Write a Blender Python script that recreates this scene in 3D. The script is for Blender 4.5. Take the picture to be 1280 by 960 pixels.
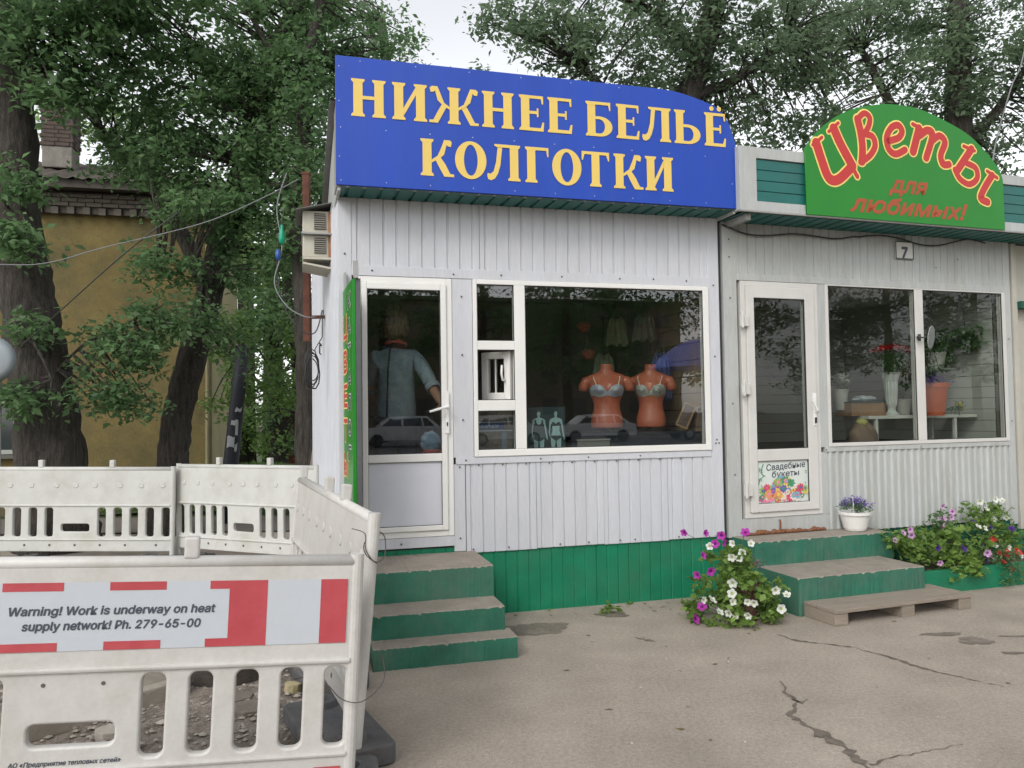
import bpy, bmesh, math, random
import numpy as np
from mathutils import Vector, Matrix, Euler
R = math.radians
random.seed(7); rng = np.random.default_rng(7)
for o in list(bpy.data.objects): bpy.data.objects.remove(o)
C = bpy.context.scene.collection
sc = bpy.context.scene

# ---------------------------------------------------------------- camera, sky, sun, exposure
EYE = 1.55
cam = bpy.data.cameras.new("camera"); cam.sensor_width = 36; cam.lens = 985/1280*36
cam.clip_start = .05; cam.clip_end = 1500
co = bpy.data.objects.new("camera", cam); C.objects.link(co)
P_, R_ = R(2.08), R(-.832)
up0 = Vector((0, -math.sin(P_), math.cos(P_))); fw = Vector((0, math.cos(P_), math.sin(P_)))
rt = Vector((1,0,0))*math.cos(R_) + up0*math.sin(R_); upv = -Vector((1,0,0))*math.sin(R_) + up0*math.cos(R_)
M = Matrix((rt, upv, -fw)).transposed().to_4x4(); M.translation = (0, 0, EYE)
co.matrix_world = M; sc.camera = co
sc.render.resolution_x, sc.render.resolution_y = 1024, 768

w = bpy.data.worlds.new("World"); sc.world = w; w.use_nodes = True
nt = w.node_tree; nt.nodes.clear()
sky = nt.nodes.new('ShaderNodeTexSky'); sky.sky_type = 'NISHITA'; sky.sun_disc = False
SUN_EL, SUN_AZ = R(40), R(205)          # azimuth clockwise from +Y
sky.sun_elevation = SUN_EL; sky.sun_rotation = SUN_AZ; sky.air_density = 1.0; sky.dust_density = 1.2; sky.ozone_density = 1.0
hs = nt.nodes.new('ShaderNodeHueSaturation'); hs.inputs['Saturation'].default_value = .13; hs.inputs['Value'].default_value = 1.22
# thin cloud cover: soft, slightly brighter and darker banks over the whole dome
tc = nt.nodes.new('ShaderNodeTexCoord'); nz = nt.nodes.new('ShaderNodeTexNoise'); nz.inputs['Scale'].default_value = 2.2; nz.inputs['Detail'].default_value = 5
mr = nt.nodes.new('ShaderNodeMapRange'); mr.inputs['To Min'].default_value = .82; mr.inputs['To Max'].default_value = 1.2
mx = nt.nodes.new('ShaderNodeMix'); mx.data_type = 'RGBA'; mx.blend_type = 'MULTIPLY'; mx.inputs['Factor'].default_value = 1
bg = nt.nodes.new('ShaderNodeBackground'); bg.inputs['Strength'].default_value = .15
out = nt.nodes.new('ShaderNodeOutputWorld'); L = nt.links.new
L(sky.outputs[0], hs.inputs['Color']); L(tc.outputs['Generated'], nz.inputs['Vector']); L(nz.outputs['Fac'], mr.inputs['Value'])
L(hs.outputs[0], mx.inputs[6]); L(mr.outputs[0], mx.inputs[7]); L(mx.outputs[2], bg.inputs['Color']); L(bg.outputs[0], out.inputs['Surface'])
sun = bpy.data.lights.new("sun", 'SUN'); sun.energy = 0.75; sun.angle = R(18); sun.color = (1, .96, .9)
so = bpy.data.objects.new("sun", sun); C.objects.link(so)
sd = Vector((math.sin(SUN_AZ)*math.cos(SUN_EL), math.cos(SUN_AZ)*math.cos(SUN_EL), math.sin(SUN_EL)))
so.rotation_euler = sd.to_track_quat('Z', 'Y').to_euler(); so.location = (0, 0, 30)
sc.view_settings.view_transform = 'Standard'; sc.view_settings.look = 'None'; sc.view_settings.gamma = 1
sc.view_settings.exposure = 0.60
sc.render.engine = 'CYCLES'; cy = sc.cycles
cy.use_denoising = True; cy.max_bounces = 8; cy.transparent_max_bounces = 24; cy.caustics_reflective = False; cy.caustics_refractive = False
cy.sample_clamp_indirect = 6

# ---------------------------------------------------------------- materials
MATS = {}
def mat(name, col, rough=.6, vary=.12, scale=6, bump=0, bscale=40, metal=0, col2=None, dirt=0, dirtcol=(.12,.1,.075), dscale=1.6, spec=.5, stretch=None, trans=0, coat=0, speck=0, sscale=120):
    if name in MATS: return MATS[name]
    m = bpy.data.materials.new(name); m.use_nodes = True; n = m.node_tree; N = n.nodes; L = n.links.new
    b = N['Principled BSDF']; b.inputs['Roughness'].default_value = rough; b.inputs['Metallic'].default_value = metal
    b.inputs['Specular IOR Level'].default_value = spec; b.inputs['Coat Weight'].default_value = coat
    t = N.new('ShaderNodeTexCoord'); mp = N.new('ShaderNodeMapping'); L(t.outputs['Object'], mp.inputs['Vector'])
    if stretch: mp.inputs['Scale'].default_value = stretch
    a = N.new('ShaderNodeTexNoise'); a.inputs['Scale'].default_value = scale; a.inputs['Detail'].default_value = 6; a.inputs['Roughness'].default_value = .65
    L(mp.outputs[0], a.inputs['Vector'])
    r = N.new('ShaderNodeValToRGB'); r.color_ramp.elements[0].position = .3; r.color_ramp.elements[1].position = .7
    c2 = col2 or tuple(min(1, c*(1+vary)) for c in col); c1 = col if col2 else tuple(c*(1-vary) for c in col)
    r.color_ramp.elements[0].color = (*c1, 1); r.color_ramp.elements[1].color = (*c2, 1)
    L(a.outputs['Fac'], r.inputs['Fac']); last = r.outputs[0]
    if dirt:
        d = N.new('ShaderNodeTexNoise'); d.inputs['Scale'].default_value = dscale; d.inputs['Detail'].default_value = 9; d.inputs['Roughness'].default_value = .7
        L(mp.outputs[0], d.inputs['Vector'])
        rr = N.new('ShaderNodeMapRange'); rr.inputs['From Min'].default_value = .45; rr.inputs['From Max'].default_value = .75; rr.inputs['To Max'].default_value = dirt
        L(d.outputs['Fac'], rr.inputs['Value'])
        x = N.new('ShaderNodeMix'); x.data_type = 'RGBA'; L(rr.outputs[0], x.inputs['Factor']); L(last, x.inputs[6]); x.inputs[7].default_value = (*dirtcol, 1); last = x.outputs[2]
    if speck:
        for sc0, am in ((sscale, speck), (sscale*.28, speck*.6), (sscale*.012, speck*.5)):
            q = N.new('ShaderNodeTexNoise'); q.inputs['Scale'].default_value = sc0; q.inputs['Detail'].default_value = 3; L(mp.outputs[0], q.inputs['Vector'])
            qm = N.new('ShaderNodeMapRange'); qm.inputs['From Min'].default_value = .3; qm.inputs['From Max'].default_value = .7; qm.inputs['To Min'].default_value = 1-am; qm.inputs['To Max'].default_value = 1+am
            L(q.outputs['Fac'], qm.inputs['Value']); v = N.new('ShaderNodeVectorMath'); v.operation = 'SCALE'; L(last, v.inputs[0]); L(qm.outputs[0], v.inputs['Scale']); last = v.outputs[0]
    L(last, b.inputs['Base Color'])
    if bump:
        bn = N.new('ShaderNodeTexNoise'); bn.inputs['Scale'].default_value = bscale; bn.inputs['Detail'].default_value = 8; bn.inputs['Roughness'].default_value = .7
        L(mp.outputs[0], bn.inputs['Vector'])
        bb = N.new('ShaderNodeBump'); bb.inputs['Strength'].default_value = 1; bb.inputs['Distance'].default_value = bump
        L(bn.outputs['Fac'], bb.inputs['Height']); L(bb.outputs[0], b.inputs['Normal'])
    MATS[name] = m; return m
def glass_mat(name, tint=(.86,.88,.86), ior=1.5, rough=0.0):
    m = bpy.data.materials.new(name); m.use_nodes = True; n = m.node_tree; N = n.nodes; L = n.links.new; N.clear()
    o = N.new('ShaderNodeOutputMaterial'); mxs = N.new('ShaderNodeMixShader'); tr = N.new('ShaderNodeBsdfTransparent'); gl = N.new('ShaderNodeBsdfGlossy')
    fr = N.new('ShaderNodeFresnel'); fr.inputs['IOR'].default_value = ior; tr.inputs['Color'].default_value = (*tint, 1); gl.inputs['Roughness'].default_value = rough
    tcx = N.new('ShaderNodeTexCoord'); nx = N.new('ShaderNodeTexNoise'); nx.inputs['Scale'].default_value = .9; L(tcx.outputs['Object'], nx.inputs['Vector'])
    bb = N.new('ShaderNodeBump'); bb.inputs['Distance'].default_value = .0007; L(nx.outputs['Fac'], bb.inputs['Height']); L(bb.outputs[0], gl.inputs['Normal'])
    # the back face of the pane must not mirror again (the IOR node inverts there)
    ge = N.new('ShaderNodeNewGeometry'); sb = N.new('ShaderNodeMath'); sb.operation = 'SUBTRACT'; sb.inputs[0].default_value = 1; L(ge.outputs['Backfacing'], sb.inputs[1])
    ml = N.new('ShaderNodeMath'); ml.operation = 'MULTIPLY'; L(fr.outputs[0], ml.inputs[0]); L(sb.outputs[0], ml.inputs[1])
    L(ml.outputs[0], mxs.inputs[0]); L(tr.outputs[0], mxs.inputs[1]); L(gl.outputs[0], mxs.inputs[2]); L(mxs.outputs[0], o.inputs['Surface'])
    return m
def leaf_mat(name, c1, c2, tl=.3, rough=.55):
    m = bpy.data.materials.new(name); m.use_nodes = True; n = m.node_tree; N = n.nodes; L = n.links.new
    b = N['Principled BSDF']; b.inputs['Roughness'].default_value = rough; b.inputs['Specular IOR Level'].default_value = .35
    g = N.new('ShaderNodeNewGeometry'); r = N.new('ShaderNodeValToRGB'); r.color_ramp.elements[0].color = (*c1,1); r.color_ramp.elements[1].color = (*c2,1)
    t = N.new('ShaderNodeTexCoord'); a = N.new('ShaderNodeTexNoise'); a.inputs['Scale'].default_value = 1.3; L(t.outputs['Object'], a.inputs['Vector'])
    mm = N.new('ShaderNodeMath'); mm.operation = 'ADD'; m2 = N.new('ShaderNodeMath'); m2.operation = 'MULTIPLY_ADD'; m2.inputs[1].default_value = .5; 
    L(g.outputs['Random Per Island'], m2.inputs[0]); m2.inputs[2].default_value = -.22; L(m2.outputs[0], mm.inputs[0]); L(a.outputs['Fac'], mm.inputs[1])
    L(mm.outputs[0], r.inputs['Fac']); L(r.outputs[0], b.inputs['Base Color'])
    tb = N.new('ShaderNodeBsdfTranslucent'); hv = N.new('ShaderNodeHueSaturation'); hv.inputs['Value'].default_value = 1.5; L(r.outputs[0], hv.inputs['Color']); L(hv.outputs[0], tb.inputs['Color'])
    ms = N.new('ShaderNodeMixShader'); ms.inputs[0].default_value = tl; L(b.outputs[0], ms.inputs[1]); L(tb.outputs[0], ms.inputs[2]); L(ms.outputs[0], N['Material Output'].inputs['Surface'])
    return m

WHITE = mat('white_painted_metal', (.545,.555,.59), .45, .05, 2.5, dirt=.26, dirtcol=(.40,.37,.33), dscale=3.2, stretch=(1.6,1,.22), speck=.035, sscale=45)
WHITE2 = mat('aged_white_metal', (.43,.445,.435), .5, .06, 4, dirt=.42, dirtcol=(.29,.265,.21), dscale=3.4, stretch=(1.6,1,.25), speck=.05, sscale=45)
PVC = mat('white_window_plastic', (.74,.73,.70), .3, .03, 4, dirt=.10, dirtcol=(.4,.37,.3))
PVC2 = mat('aged_white_window_plastic', (.60,.59,.56), .35, .04, 4, dirt=.22, dirtcol=(.33,.3,.24))
DOORP = mat('door_infill_plastic', (.60,.61,.66), .35, .03, 4)
GREEN = mat('green_painted_metal', (.0,.175,.085), .5, .16, 5, dirt=.35, dirtcol=(.075,.13,.08), dscale=1.5, bump=.002, bscale=30)
TEAL = mat('teal_profiled_metal', (.01,.13,.115), .4, .12, 6, dirt=.3, dirtcol=(.05,.09,.075))
GCONC = mat('green_painted_concrete', (.02,.135,.085), .75, .25, 4, dirt=.75, dirtcol=(.10,.15,.115), dscale=2.4, bump=.006, bscale=18)
TREAD = mat('worn_concrete_tread', (.27,.235,.195), .9, .16, 7, bump=.006, bscale=35, dirt=.4, dirtcol=(.16,.14,.11), dscale=5)
BLUE = mat('blue_sign_board', (.006,.052,.39), .4, .10, 1.2, dirt=.28, dirtcol=(.035,.10,.40), stretch=(2.2,1,.35), dscale=2)
YEL = mat('yellow_sign_lettering', (.74,.53,.13), .4, .03, 5)
SGREEN = mat('green_sign_board', (.010,.205,.014), .35, .06, 3)
SRED = mat('red_sign_lettering', (.50,.032,.028), .4, .05, 5)
SRED2 = mat('dull_red_sign_lettering', (.36,.07,.02), .4, .05, 5)
GREYM = mat('grey_metal_edge', (.33,.33,.32), .45, .1, 6, dirt=.4, dirtcol=(.18,.16,.13))
RUST = mat('rusty_steel', (.10,.035,.02), .85, .3, 12, bump=.004)
BLACK = mat('black_rubber', (.025,.025,.028), .65, .2, 8, dirt=.3, dirtcol=(.14,.12,.10))
DGREY = mat('dark_grey_recycled_rubber', (.085,.085,.088), .85, .25, 10, dirt=.6, dirtcol=(.16,.14,.115), dscale=4, bump=.006, bscale=30)
DARK = mat('dark_interior_wall', (.045,.04,.035), .8, .3, 1.5)
PLAST = mat('off_white_barrier_plastic', (.53,.515,.49), .42, .04, 2.2, dirt=.42, dirtcol=(.33,.29,.22), dscale=4.5, speck=.03, sscale=60, bump=.0015, bscale=9)
PLAST2 = mat('weathered_barrier_plastic', (.52,.52,.49), .5, .06, 2.2, dirt=.45, dirtcol=(.27,.24,.17), dscale=3.0, bump=.0015, bscale=9)
STW = mat('white_reflective_sticker', (.49,.52,.56), .35, .03, 5, dirt=.3, dirtcol=(.40,.40,.38), dscale=5, bump=.003, bscale=7)
STR = mat('red_reflective_sticker', (.43,.062,.075), .35, .10, 6, dirt=.25, dirtcol=(.40,.13,.13), dscale=6, bump=.003, bscale=7)
INK = mat('dark_lettering', (.06,.07,.09), .5, .05, 5)
WOODG = mat('weathered_grey_wood', (.27,.225,.18), .85, .22, 9, stretch=(1,10,10), bump=.004, bscale=14, dirt=.4, dirtcol=(.16,.135,.11))
BARK = mat('grey_brown_bark', (.022,.019,.015), .95, 0, 3.5, col2=(.105,.09,.075), stretch=(6,6,.9), bump=.09, bscale=4.5, speck=.3, sscale=30)
BARK_LIT = mat('lit_bark', (.16,.12,.09), .95, 0, 6, col2=(.30,.23,.18), stretch=(5,5,1.2), bump=.02, bscale=9)  # paler copy of the bark: light on a trunk base put into colour
GLASS = glass_mat('window_glass', (.86,.88,.86), 2.3)
LEAF = leaf_mat('maple_leaves', (.05,.105,.045), (.17,.28,.12), .5)
LEAFB = leaf_mat('bright_maple_leaves', (.09,.17,.05), (.24,.37,.12), .5)  # brighter copy of the maple leaves: light on low boughs put into colour
LEAFG = leaf_mat('grey_green_leaves', (.075,.12,.07), (.20,.275,.16), .55)
LEAFP = leaf_mat('petunia_leaves', (.06,.13,.025), (.25,.37,.09), .4)
STEMM = mat('green_stem', (.06,.11,.03), .6)
TERRA = mat('terracotta_pot', (.34,.09,.045), .6, .12)
BRPOT = mat('brown_plastic_pot', (.10,.045,.035), .6, .15)

# ---------------------------------------------------------------- mesh helpers
class MB:
    def __init__(s): s.v = []; s.f = []; s.m = []
    def add(s, vs, fs, mi=0, T=None):
        b = len(s.v)
        if T is not None: vs = [tuple(T @ Vector(p)) for p in vs]
        s.v.extend([tuple(p) for p in vs]); s.f.extend([tuple(i+b for i in f) for f in fs]); s.m.extend([mi]*len(fs)); return s
    def box(s, x0, x1, y0, y1, z0, z1, mi=0, T=None):
        v = [(x0,y0,z0),(x1,y0,z0),(x1,y1,z0),(x0,y1,z0),(x0,y0,z1),(x1,y0,z1),(x1,y1,z1),(x0,y1,z1)]
        return s.add(v, [(0,3,2,1),(4,5,6,7),(0,1,5,4),(1,2,6,5),(2,3,7,6),(3,0,4,7)], mi, T)
    def frame(s, x0, x1, z0, z1, wd, y0, y1, mi=0):      # rectangular frame in the XZ plane, bars butted
        s.box(x0, x0+wd, y0, y1, z0, z1, mi); s.box(x1-wd, x1, y0, y1, z0, z1, mi)
        s.box(x0+wd, x1-wd, y0, y1, z1-wd, z1, mi); s.box(x0+wd, x1-wd, y0, y1, z0, z0+wd, mi); return s
    def tube(s, pts, r, n=8, mi=0, caps=True, jit=0):
        pts = [Vector(p) for p in pts]; k = len(pts); rr = r if hasattr(r, '__len__') else [r]*k
        vs = []; fs = []; pr = None
        for i, p in enumerate(pts):
            t = (pts[min(i+1,k-1)] - pts[max(i-1,0)]).normalized()
            if pr is None: pr = t.orthogonal().normalized()
            else:
                pr = (pr - t*pr.dot(t)); pr = pr.normalized() if pr.length > 1e-6 else t.orthogonal().normalized()
            q = t.cross(pr)
            for j in range(n):
                a = 2*math.pi*j/n; rad = rr[i]*(1 + (random.uniform(-jit, jit) if jit else 0))
                vs.append(p + (pr*math.cos(a) + q*math.sin(a))*rad)
        for i in range(k-1):
            for j in range(n):
                fs.append((i*n+j, i*n+(j+1)%n, (i+1)*n+(j+1)%n, (i+1)*n+j))
        if caps: fs.append(tuple(range(n-1,-1,-1))); fs.append(tuple(range((k-1)*n, k*n)))
        return s.add(vs, fs, mi)
    def lathe(s, prof, n=20, c=(0,0,0), mi=0, caps=True, sx=1, sy=1):
        vs = []; fs = []
        for r, z in prof:
            for j in range(n):
                a = 2*math.pi*j/n; vs.append((c[0]+r*sx*math.cos(a), c[1]+r*sy*math.sin(a), c[2]+z))
        for i in range(len(prof)-1):
            for j in range(n): fs.append((i*n+j, i*n+(j+1)%n, (i+1)*n+(j+1)%n, (i+1)*n+j))
        if caps: fs.append(tuple(range(n-1,-1,-1))); fs.append(tuple(range((len(prof)-1)*n, len(prof)*n)))
        return s.add(vs, fs, mi)
    def prism(s, poly, y0, y1, mi=0):      # polygon in XZ extruded along Y
        n = len(poly); vs = [(x,y0,z) for x,z in poly] + [(x,y1,z) for x,z in poly]
        return s.add(vs, [tuple(range(n)), tuple(range(2*n-1,n-1,-1))] + [(i,(i+1)%n+0,(i+1)%n+n,i+n)[::-1] for i in range(n)], mi)
    def flat(s, poly, y, mi=0): return s.add([(x,y,z) for x,z in poly], [tuple(range(len(poly)))], mi)
    def build(s, name, mats, parent=None, smooth=False, bevel=0, seg=2):
        me = bpy.data.meshes.new(name); me.from_pydata(s.v, [], s.f)
        for m in (mats if isinstance(mats, (list, tuple)) else [mats]): me.materials.append(m)
        if any(s.m): me.polygons.foreach_set('material_index', s.m)
        bm = bmesh.new(); bm.from_mesh(me); bmesh.ops.recalc_face_normals(bm, faces=bm.faces)
        if bevel:
            es = [e for e in bm.edges if len(e.link_faces) == 2 and e.calc_face_angle(0) > .6]
            bmesh.ops.bevel(bm, geom=es, offset=bevel, segments=seg, affect='EDGES', profile=.6, clamp_overlap=True)
        bm.to_mesh(me); bm.free()
        if smooth: me.polygons.foreach_set('use_smooth', [True]*len(me.polygons)); me.update()
        return link(name, me, parent)
def link(name, me, parent=None):
    o = bpy.data.objects.new(name, me); C.objects.link(o)
    if parent: o.parent = parent
    return o
def props(o, label=None, cat=None, group=None, kind=None):
    for k, v in (('label', label), ('category', cat), ('group', group), ('kind', kind)):
        if v: o[k] = v
    return o
def thing(name, label, cat, loc=(0,0,0), rz=0, group=None):
    o = bpy.data.objects.new(name, None); C.objects.link(o); o.location = loc; o.rotation_euler = (0,0,rz); o.empty_display_size = .1
    return props(o, label, cat, group)
class Fr:
    def __init__(s, ox, oy, deg): s.a = R(deg); s.o = Vector((ox,oy,0)); s.x = Vector((math.cos(s.a), math.sin(s.a), 0)); s.y = Vector((-math.sin(s.a), math.cos(s.a), 0))
    def w(s, u, d, z=0): return s.o + s.x*u + s.y*d + Vector((0,0,z))  # local -> world
    def thing(s, name, label, cat, u=0, d=0, z=0, rz=0, group=None): return thing(name, label, cat, s.w(u,d,z), s.a + rz, group)
K1 = Fr(-.0752, 6.1451, 15.4)
_o = K1.w(1.93, 0); K2 = Fr(_o.x, _o.y, 18.6)
HF = Fr(-4.83, 13.5, 14)
def copy_tree(o, parent=None):
    c = o.copy(); C.objects.link(c); c.parent = parent
    for ch in [x for x in bpy.data.objects if x.parent == o]: copy_tree(ch, c)
    return c
def corr(mb, x0, x1, z0, z1, y, pitch=.1, groove=.022, depth=.009, mi=0, zslope=0):
    # profiled sheet with vertical grooves; y is the face, grooves go back by depth
    xs = []; x = x0 + pitch*.35
    xs.append((x0, 0))
    while x + groove + .012 < x1:
        xs += [(x, 0), (x+.006, depth), (x+groove-.006, depth), (x+groove, 0)]; x += pitch
    xs.append((x1, 0)); n = len(xs); J = [random.uniform(-.0015, .0015) for _ in xs]
    vs = [(a, y+b+j, z0) for (a, b), j in zip(xs, J)] + [(a, y+b+j, z1) for (a, b), j in zip(xs, J)]
    mb.add(vs, [(i, i+1, n+i+1, n+i) for i in range(n-1)], mi); return mb
def corr_side(mb, p0, p1, z0, z1, pitch=.11, depth=.01, mi=0):
    p0 = Vector((*p0,0)); p1 = Vector((*p1,0)); Ld = (p1-p0).length; t = (p1-p0)/Ld; nrm = Vector((t.y, -t.x, 0)); xs = [(0,0)]; x = .04
    while x + .05 < Ld: xs += [(x,0),(x+.01,depth),(x+.045,depth),(x+.055,0)]; x += pitch
    xs.append((Ld,0)); n = len(xs); q = [p0 + t*a + nrm*b for a, b in xs]
    mb.add([(a.x,a.y,z0) for a in q]+[(a.x,a.y,z1) for a in q], [(i,i+1,n+i+1,n+i) for i in range(n-1)], mi); return mb
def curve_plate(outer, holes, thick, bevel, res=6):
    cu = bpy.data.curves.new('tmp', 'CURVE'); cu.dimensions = '2D'; cu.fill_mode = 'BOTH'; cu.extrude = max(thick/2-bevel, .0005); cu.bevel_depth = bevel; cu.bevel_resolution = 2
    for pts in [outer]+holes:
        sp = cu.splines.new('POLY'); sp.points.add(len(pts)-1)
        for i, (x, y) in enumerate(pts): sp.points[i].co = (x, y, 0, 1)
        sp.use_cyclic_u = True
    ob = bpy.data.objects.new('tmp', cu); C.objects.link(ob)
    me = bpy.data.meshes.new_from_object(ob.evaluated_get(bpy.context.evaluated_depsgraph_get()))
    bpy.data.objects.remove(ob); bpy.data.curves.remove(cu)
    me.transform(Matrix.Rotation(math.pi/2, 4, 'X')); return me
def rrect(x0, x1, z0, z1, r, n=5):
    p = []
    for cx, cz, a0 in ((x1-r,z1-r,0),(x0+r,z1-r,90),(x0+r,z0+r,180),(x1-r,z0+r,270)):
        for i in range(n+1):
            a = R(a0+90*i/n); p.append((cx+r*math.cos(a), cz+r*math.sin(a)))
    return p
import os
SANS = None
try:      # Blender's own bundled interface typeface; falls back to the built-in one
    SANS = bpy.data.fonts.load(os.path.join(bpy.utils.resource_path('LOCAL'), 'datafiles', 'fonts', 'Inter.woff2'))
except Exception: pass
def text_mesh(body, size, width=None, shear=0, bold=0, align='CENTER', res=3):
    cu = bpy.data.curves.new('tmp', 'FONT'); cu.body = body; cu.size = size; cu.shear = shear
    if SANS: cu.font = SANS
    cu.align_x = align; cu.resolution_u = res
    ob = bpy.data.objects.new('tmp', cu); C.objects.link(ob)
    me = bpy.data.meshes.new_from_object(ob.evaluated_get(bpy.context.evaluated_depsgraph_get())); bpy.data.objects.remove(ob)
    me.materials.clear()
    if width:
        xs = [v.co.x for v in me.vertices]; k = width/(max(xs)-min(xs)); me.transform(Matrix.Diagonal((k,1,1,1)))
    me.transform(Matrix.Rotation(math.pi/2, 4, 'X'))
    if bold:      # heavier strokes: shifted overlays, each a hair further forward
        bm = bmesh.new(); bm.from_mesh(me); b0 = bm.copy(); me2 = bpy.data.meshes.new('t')
        for i, (dx, dz) in enumerate(((1,0),(-1,0),(0,1),(0,-1),(.7,.7),(-.7,-.7))):
            b2 = b0.copy(); bmesh.ops.translate(b2, verts=b2.verts, vec=(dx*bold, -.00006*(i+1), dz*bold)); b2.to_mesh(me2); bm.from_mesh(me2); b2.free()
        bm.to_mesh(me); bm.free(); b0.free(); bpy.data.meshes.remove(me2)
    return me
def text(name, body, size, matl, parent, loc, width=None, shear=0, bold=0, rot=None, align='CENTER'):
    me = text_mesh(body, size, width, shear, bold, align); me.materials.append(matl); o = link(name, me, parent); o.location = loc
    if rot: o.rotation_euler = rot
    return o
def smooth2(pts, n=5):
    P = [Vector(p) for p in pts]; Q = []
    for i in range(len(P)-1):
        p0 = P[max(i-1,0)]; p1 = P[i]; p2 = P[i+1]; p3 = P[min(i+2,len(P)-1)]
        for k in range(n):
            t = k/n; q = .5*((2*p1)+(p2-p0)*t+(2*p0-5*p1+4*p2-p3)*t*t+(3*p1-p0-3*p2+p3)*t**3); Q.append(tuple(q))
    return Q+[tuple(P[-1])]
def strip(pts, wd, n=10):
    # brush stroke: polygon strip with rounded ends round a smoothed centreline, in XZ
    P = [Vector(p) for p in pts]; Q = []
    for i in range(len(P)-1):
        p0 = P[max(i-1,0)]; p1 = P[i]; p2 = P[i+1]; p3 = P[min(i+2,len(P)-1)]
        for k in range(6):
            t = k/6; Q.append(.5*((2*p1)+(p2-p0)*t+(2*p0-5*p1+4*p2-p3)*t*t+(3*p1-p0-3*p2+p3)*t**3))
    Q.append(P[-1]); Lf = []; Rt = []; k = len(Q)
    for i, q in enumerate(Q):
        t = (Q[min(i+1,k-1)]-Q[max(i-1,0)]).normalized(); m = Vector((-t.y, t.x)); ww = wd/2
        Lf.append(q+m*ww); Rt.append(q-m*ww)
    vs = Lf+Rt; fs = [(i, i+1, k+i+1, k+i) for i in range(k-1)]
    for q, sgn in ((Q[0], 0), (Q[-1], 1)):
        t = (Q[1]-Q[0]) if sgn == 0 else (Q[-1]-Q[-2]); a0 = math.atan2(t.y, t.x) + (math.pi/2 if sgn == 0 else -math.pi/2); b = len(vs)
        for j in range(7): a = a0+math.pi*j/6; vs.append(q+Vector((math.cos(a), math.sin(a)))*wd/2)
        fs.append(tuple(range(b, b+7)))
    return vs, fs
def leaves(centers, radii, count, size, droop=.35, rs=None, flatten=.7, ratio=.5):
    """many small leaf quads round cluster centres -> (verts, faces) arrays"""
    g = rs or rng; centers = np.asarray(centers, float); nC = len(centers); n = nC*count
    c = np.repeat(centers, count, 0); rad = np.repeat(np.asarray(radii, float), count)
    d = g.normal(size=(n,3)); d /= np.linalg.norm(d,axis=1)[:,None]+1e-9; d *= (g.random(n)**.45*rad)[:,None]; d[:,2] *= flatten
    p = c+d; a = g.random(n)*2*np.pi; el = g.normal(-droop, .4, n)
    t = np.stack([np.cos(a)*np.cos(el), np.sin(a)*np.cos(el), np.sin(el)],1)
    nn = g.normal(size=(n,3))+np.array([0,0,1.2]); s = np.cross(t, nn); s /= np.linalg.norm(s,axis=1)[:,None]+1e-9
    sz = size*(.5+1.0*g.random(n)**1.3); t *= sz[:,None]; s *= (sz*ratio*.5)[:,None]; up = np.cross(s,t); up /= np.linalg.norm(up,axis=1)[:,None]+1e-9
    fold = up*(sz*.08)[:,None]
    v = np.stack([p, p+t*.45+s+fold, p+t, p+t*.45-s+fold],1).reshape(-1,3)
    return v
def quads_mesh(name, v, matl, parent=None):
    n = len(v)//4; me = bpy.data.meshes.new(name); me.vertices.add(len(v)); me.vertices.foreach_set('co', v.astype(np.float32).ravel())
    me.loops.add(n*4); me.loops.foreach_set('vertex_index', np.arange(n*4, dtype=np.int32)); me.polygons.add(n)
    me.polygons.foreach_set('loop_start', np.arange(n, dtype=np.int32)*4); me.polygons.foreach_set('loop_total', np.full(n, 4, dtype=np.int32))
    me.materials.append(matl); me.update(); me.validate(); return link(name, me, parent)

# ---------------------------------------------------------------- ground
def sheet(name, poly, z, m, label=None, kind='structure', sub=0, amp=0):
    me = bpy.data.meshes.new(name); bm = bmesh.new(); bm.faces.new([bm.verts.new((x,y,z)) for x,y in poly])
    if sub:
        bmesh.ops.triangulate(bm, faces=bm.faces)
        for _ in range(sub): bmesh.ops.subdivide_edges(bm, edges=bm.edges, cuts=1, use_grid_fill=True)
        for v in bm.verts:
            if not v.is_boundary: v.co.z += amp*(math.sin(v.co.x*3.1+1)*math.cos(v.co.y*2.7)+random.uniform(-.6,1)*.5+.7)
    bmesh.ops.recalc_face_normals(bm, faces=bm.faces); bm.to_mesh(me); bm.free(); me.materials.append(m); o = link(name, me)
    return props(o, label, None, None, kind)
SOIL = mat('dark_soil', (.085,.07,.052), .95, .3, 2, bump=.03, bscale=10)
ASPH = mat('dusty_asphalt', (.325,.278,.228), .9, .10, 1.1, bump=.006, bscale=110, dirt=.5, dirtcol=(.41,.355,.295), dscale=.9, speck=.24, sscale=170)
ROAD = mat('road_asphalt', (.12,.115,.11), .8, .15, 1.5, bump=.004, bscale=60)
WET = mat('damp_dark_asphalt', (.175,.148,.12), .6, .28, 9, bump=.005, bscale=90, speck=.25)
CRK = mat('crack_fill', (.15,.125,.10), .9, .35, 20, bump=.01, bscale=40)
DIRT = mat('dug_dirt', (.21,.175,.145), .95, 0, 5, col2=(.34,.295,.25), bump=.04, bscale=22, dirt=.45, dirtcol=(.12,.095,.075), dscale=7, speck=.25, sscale=60)
GRASSG = mat('grassy_ground', (.055,.085,.022), .95, .4, 5, bump=.05, bscale=30)
sheet('ground', [(-250,-250),(250,-250),(250,250),(-250,250)], -.02, SOIL)
AP = sheet('asphalt_pavement', [(-20,-12),(26,-1),(26,14),(-2,10.6),(-20,10.6)], 0, ASPH)
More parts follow.
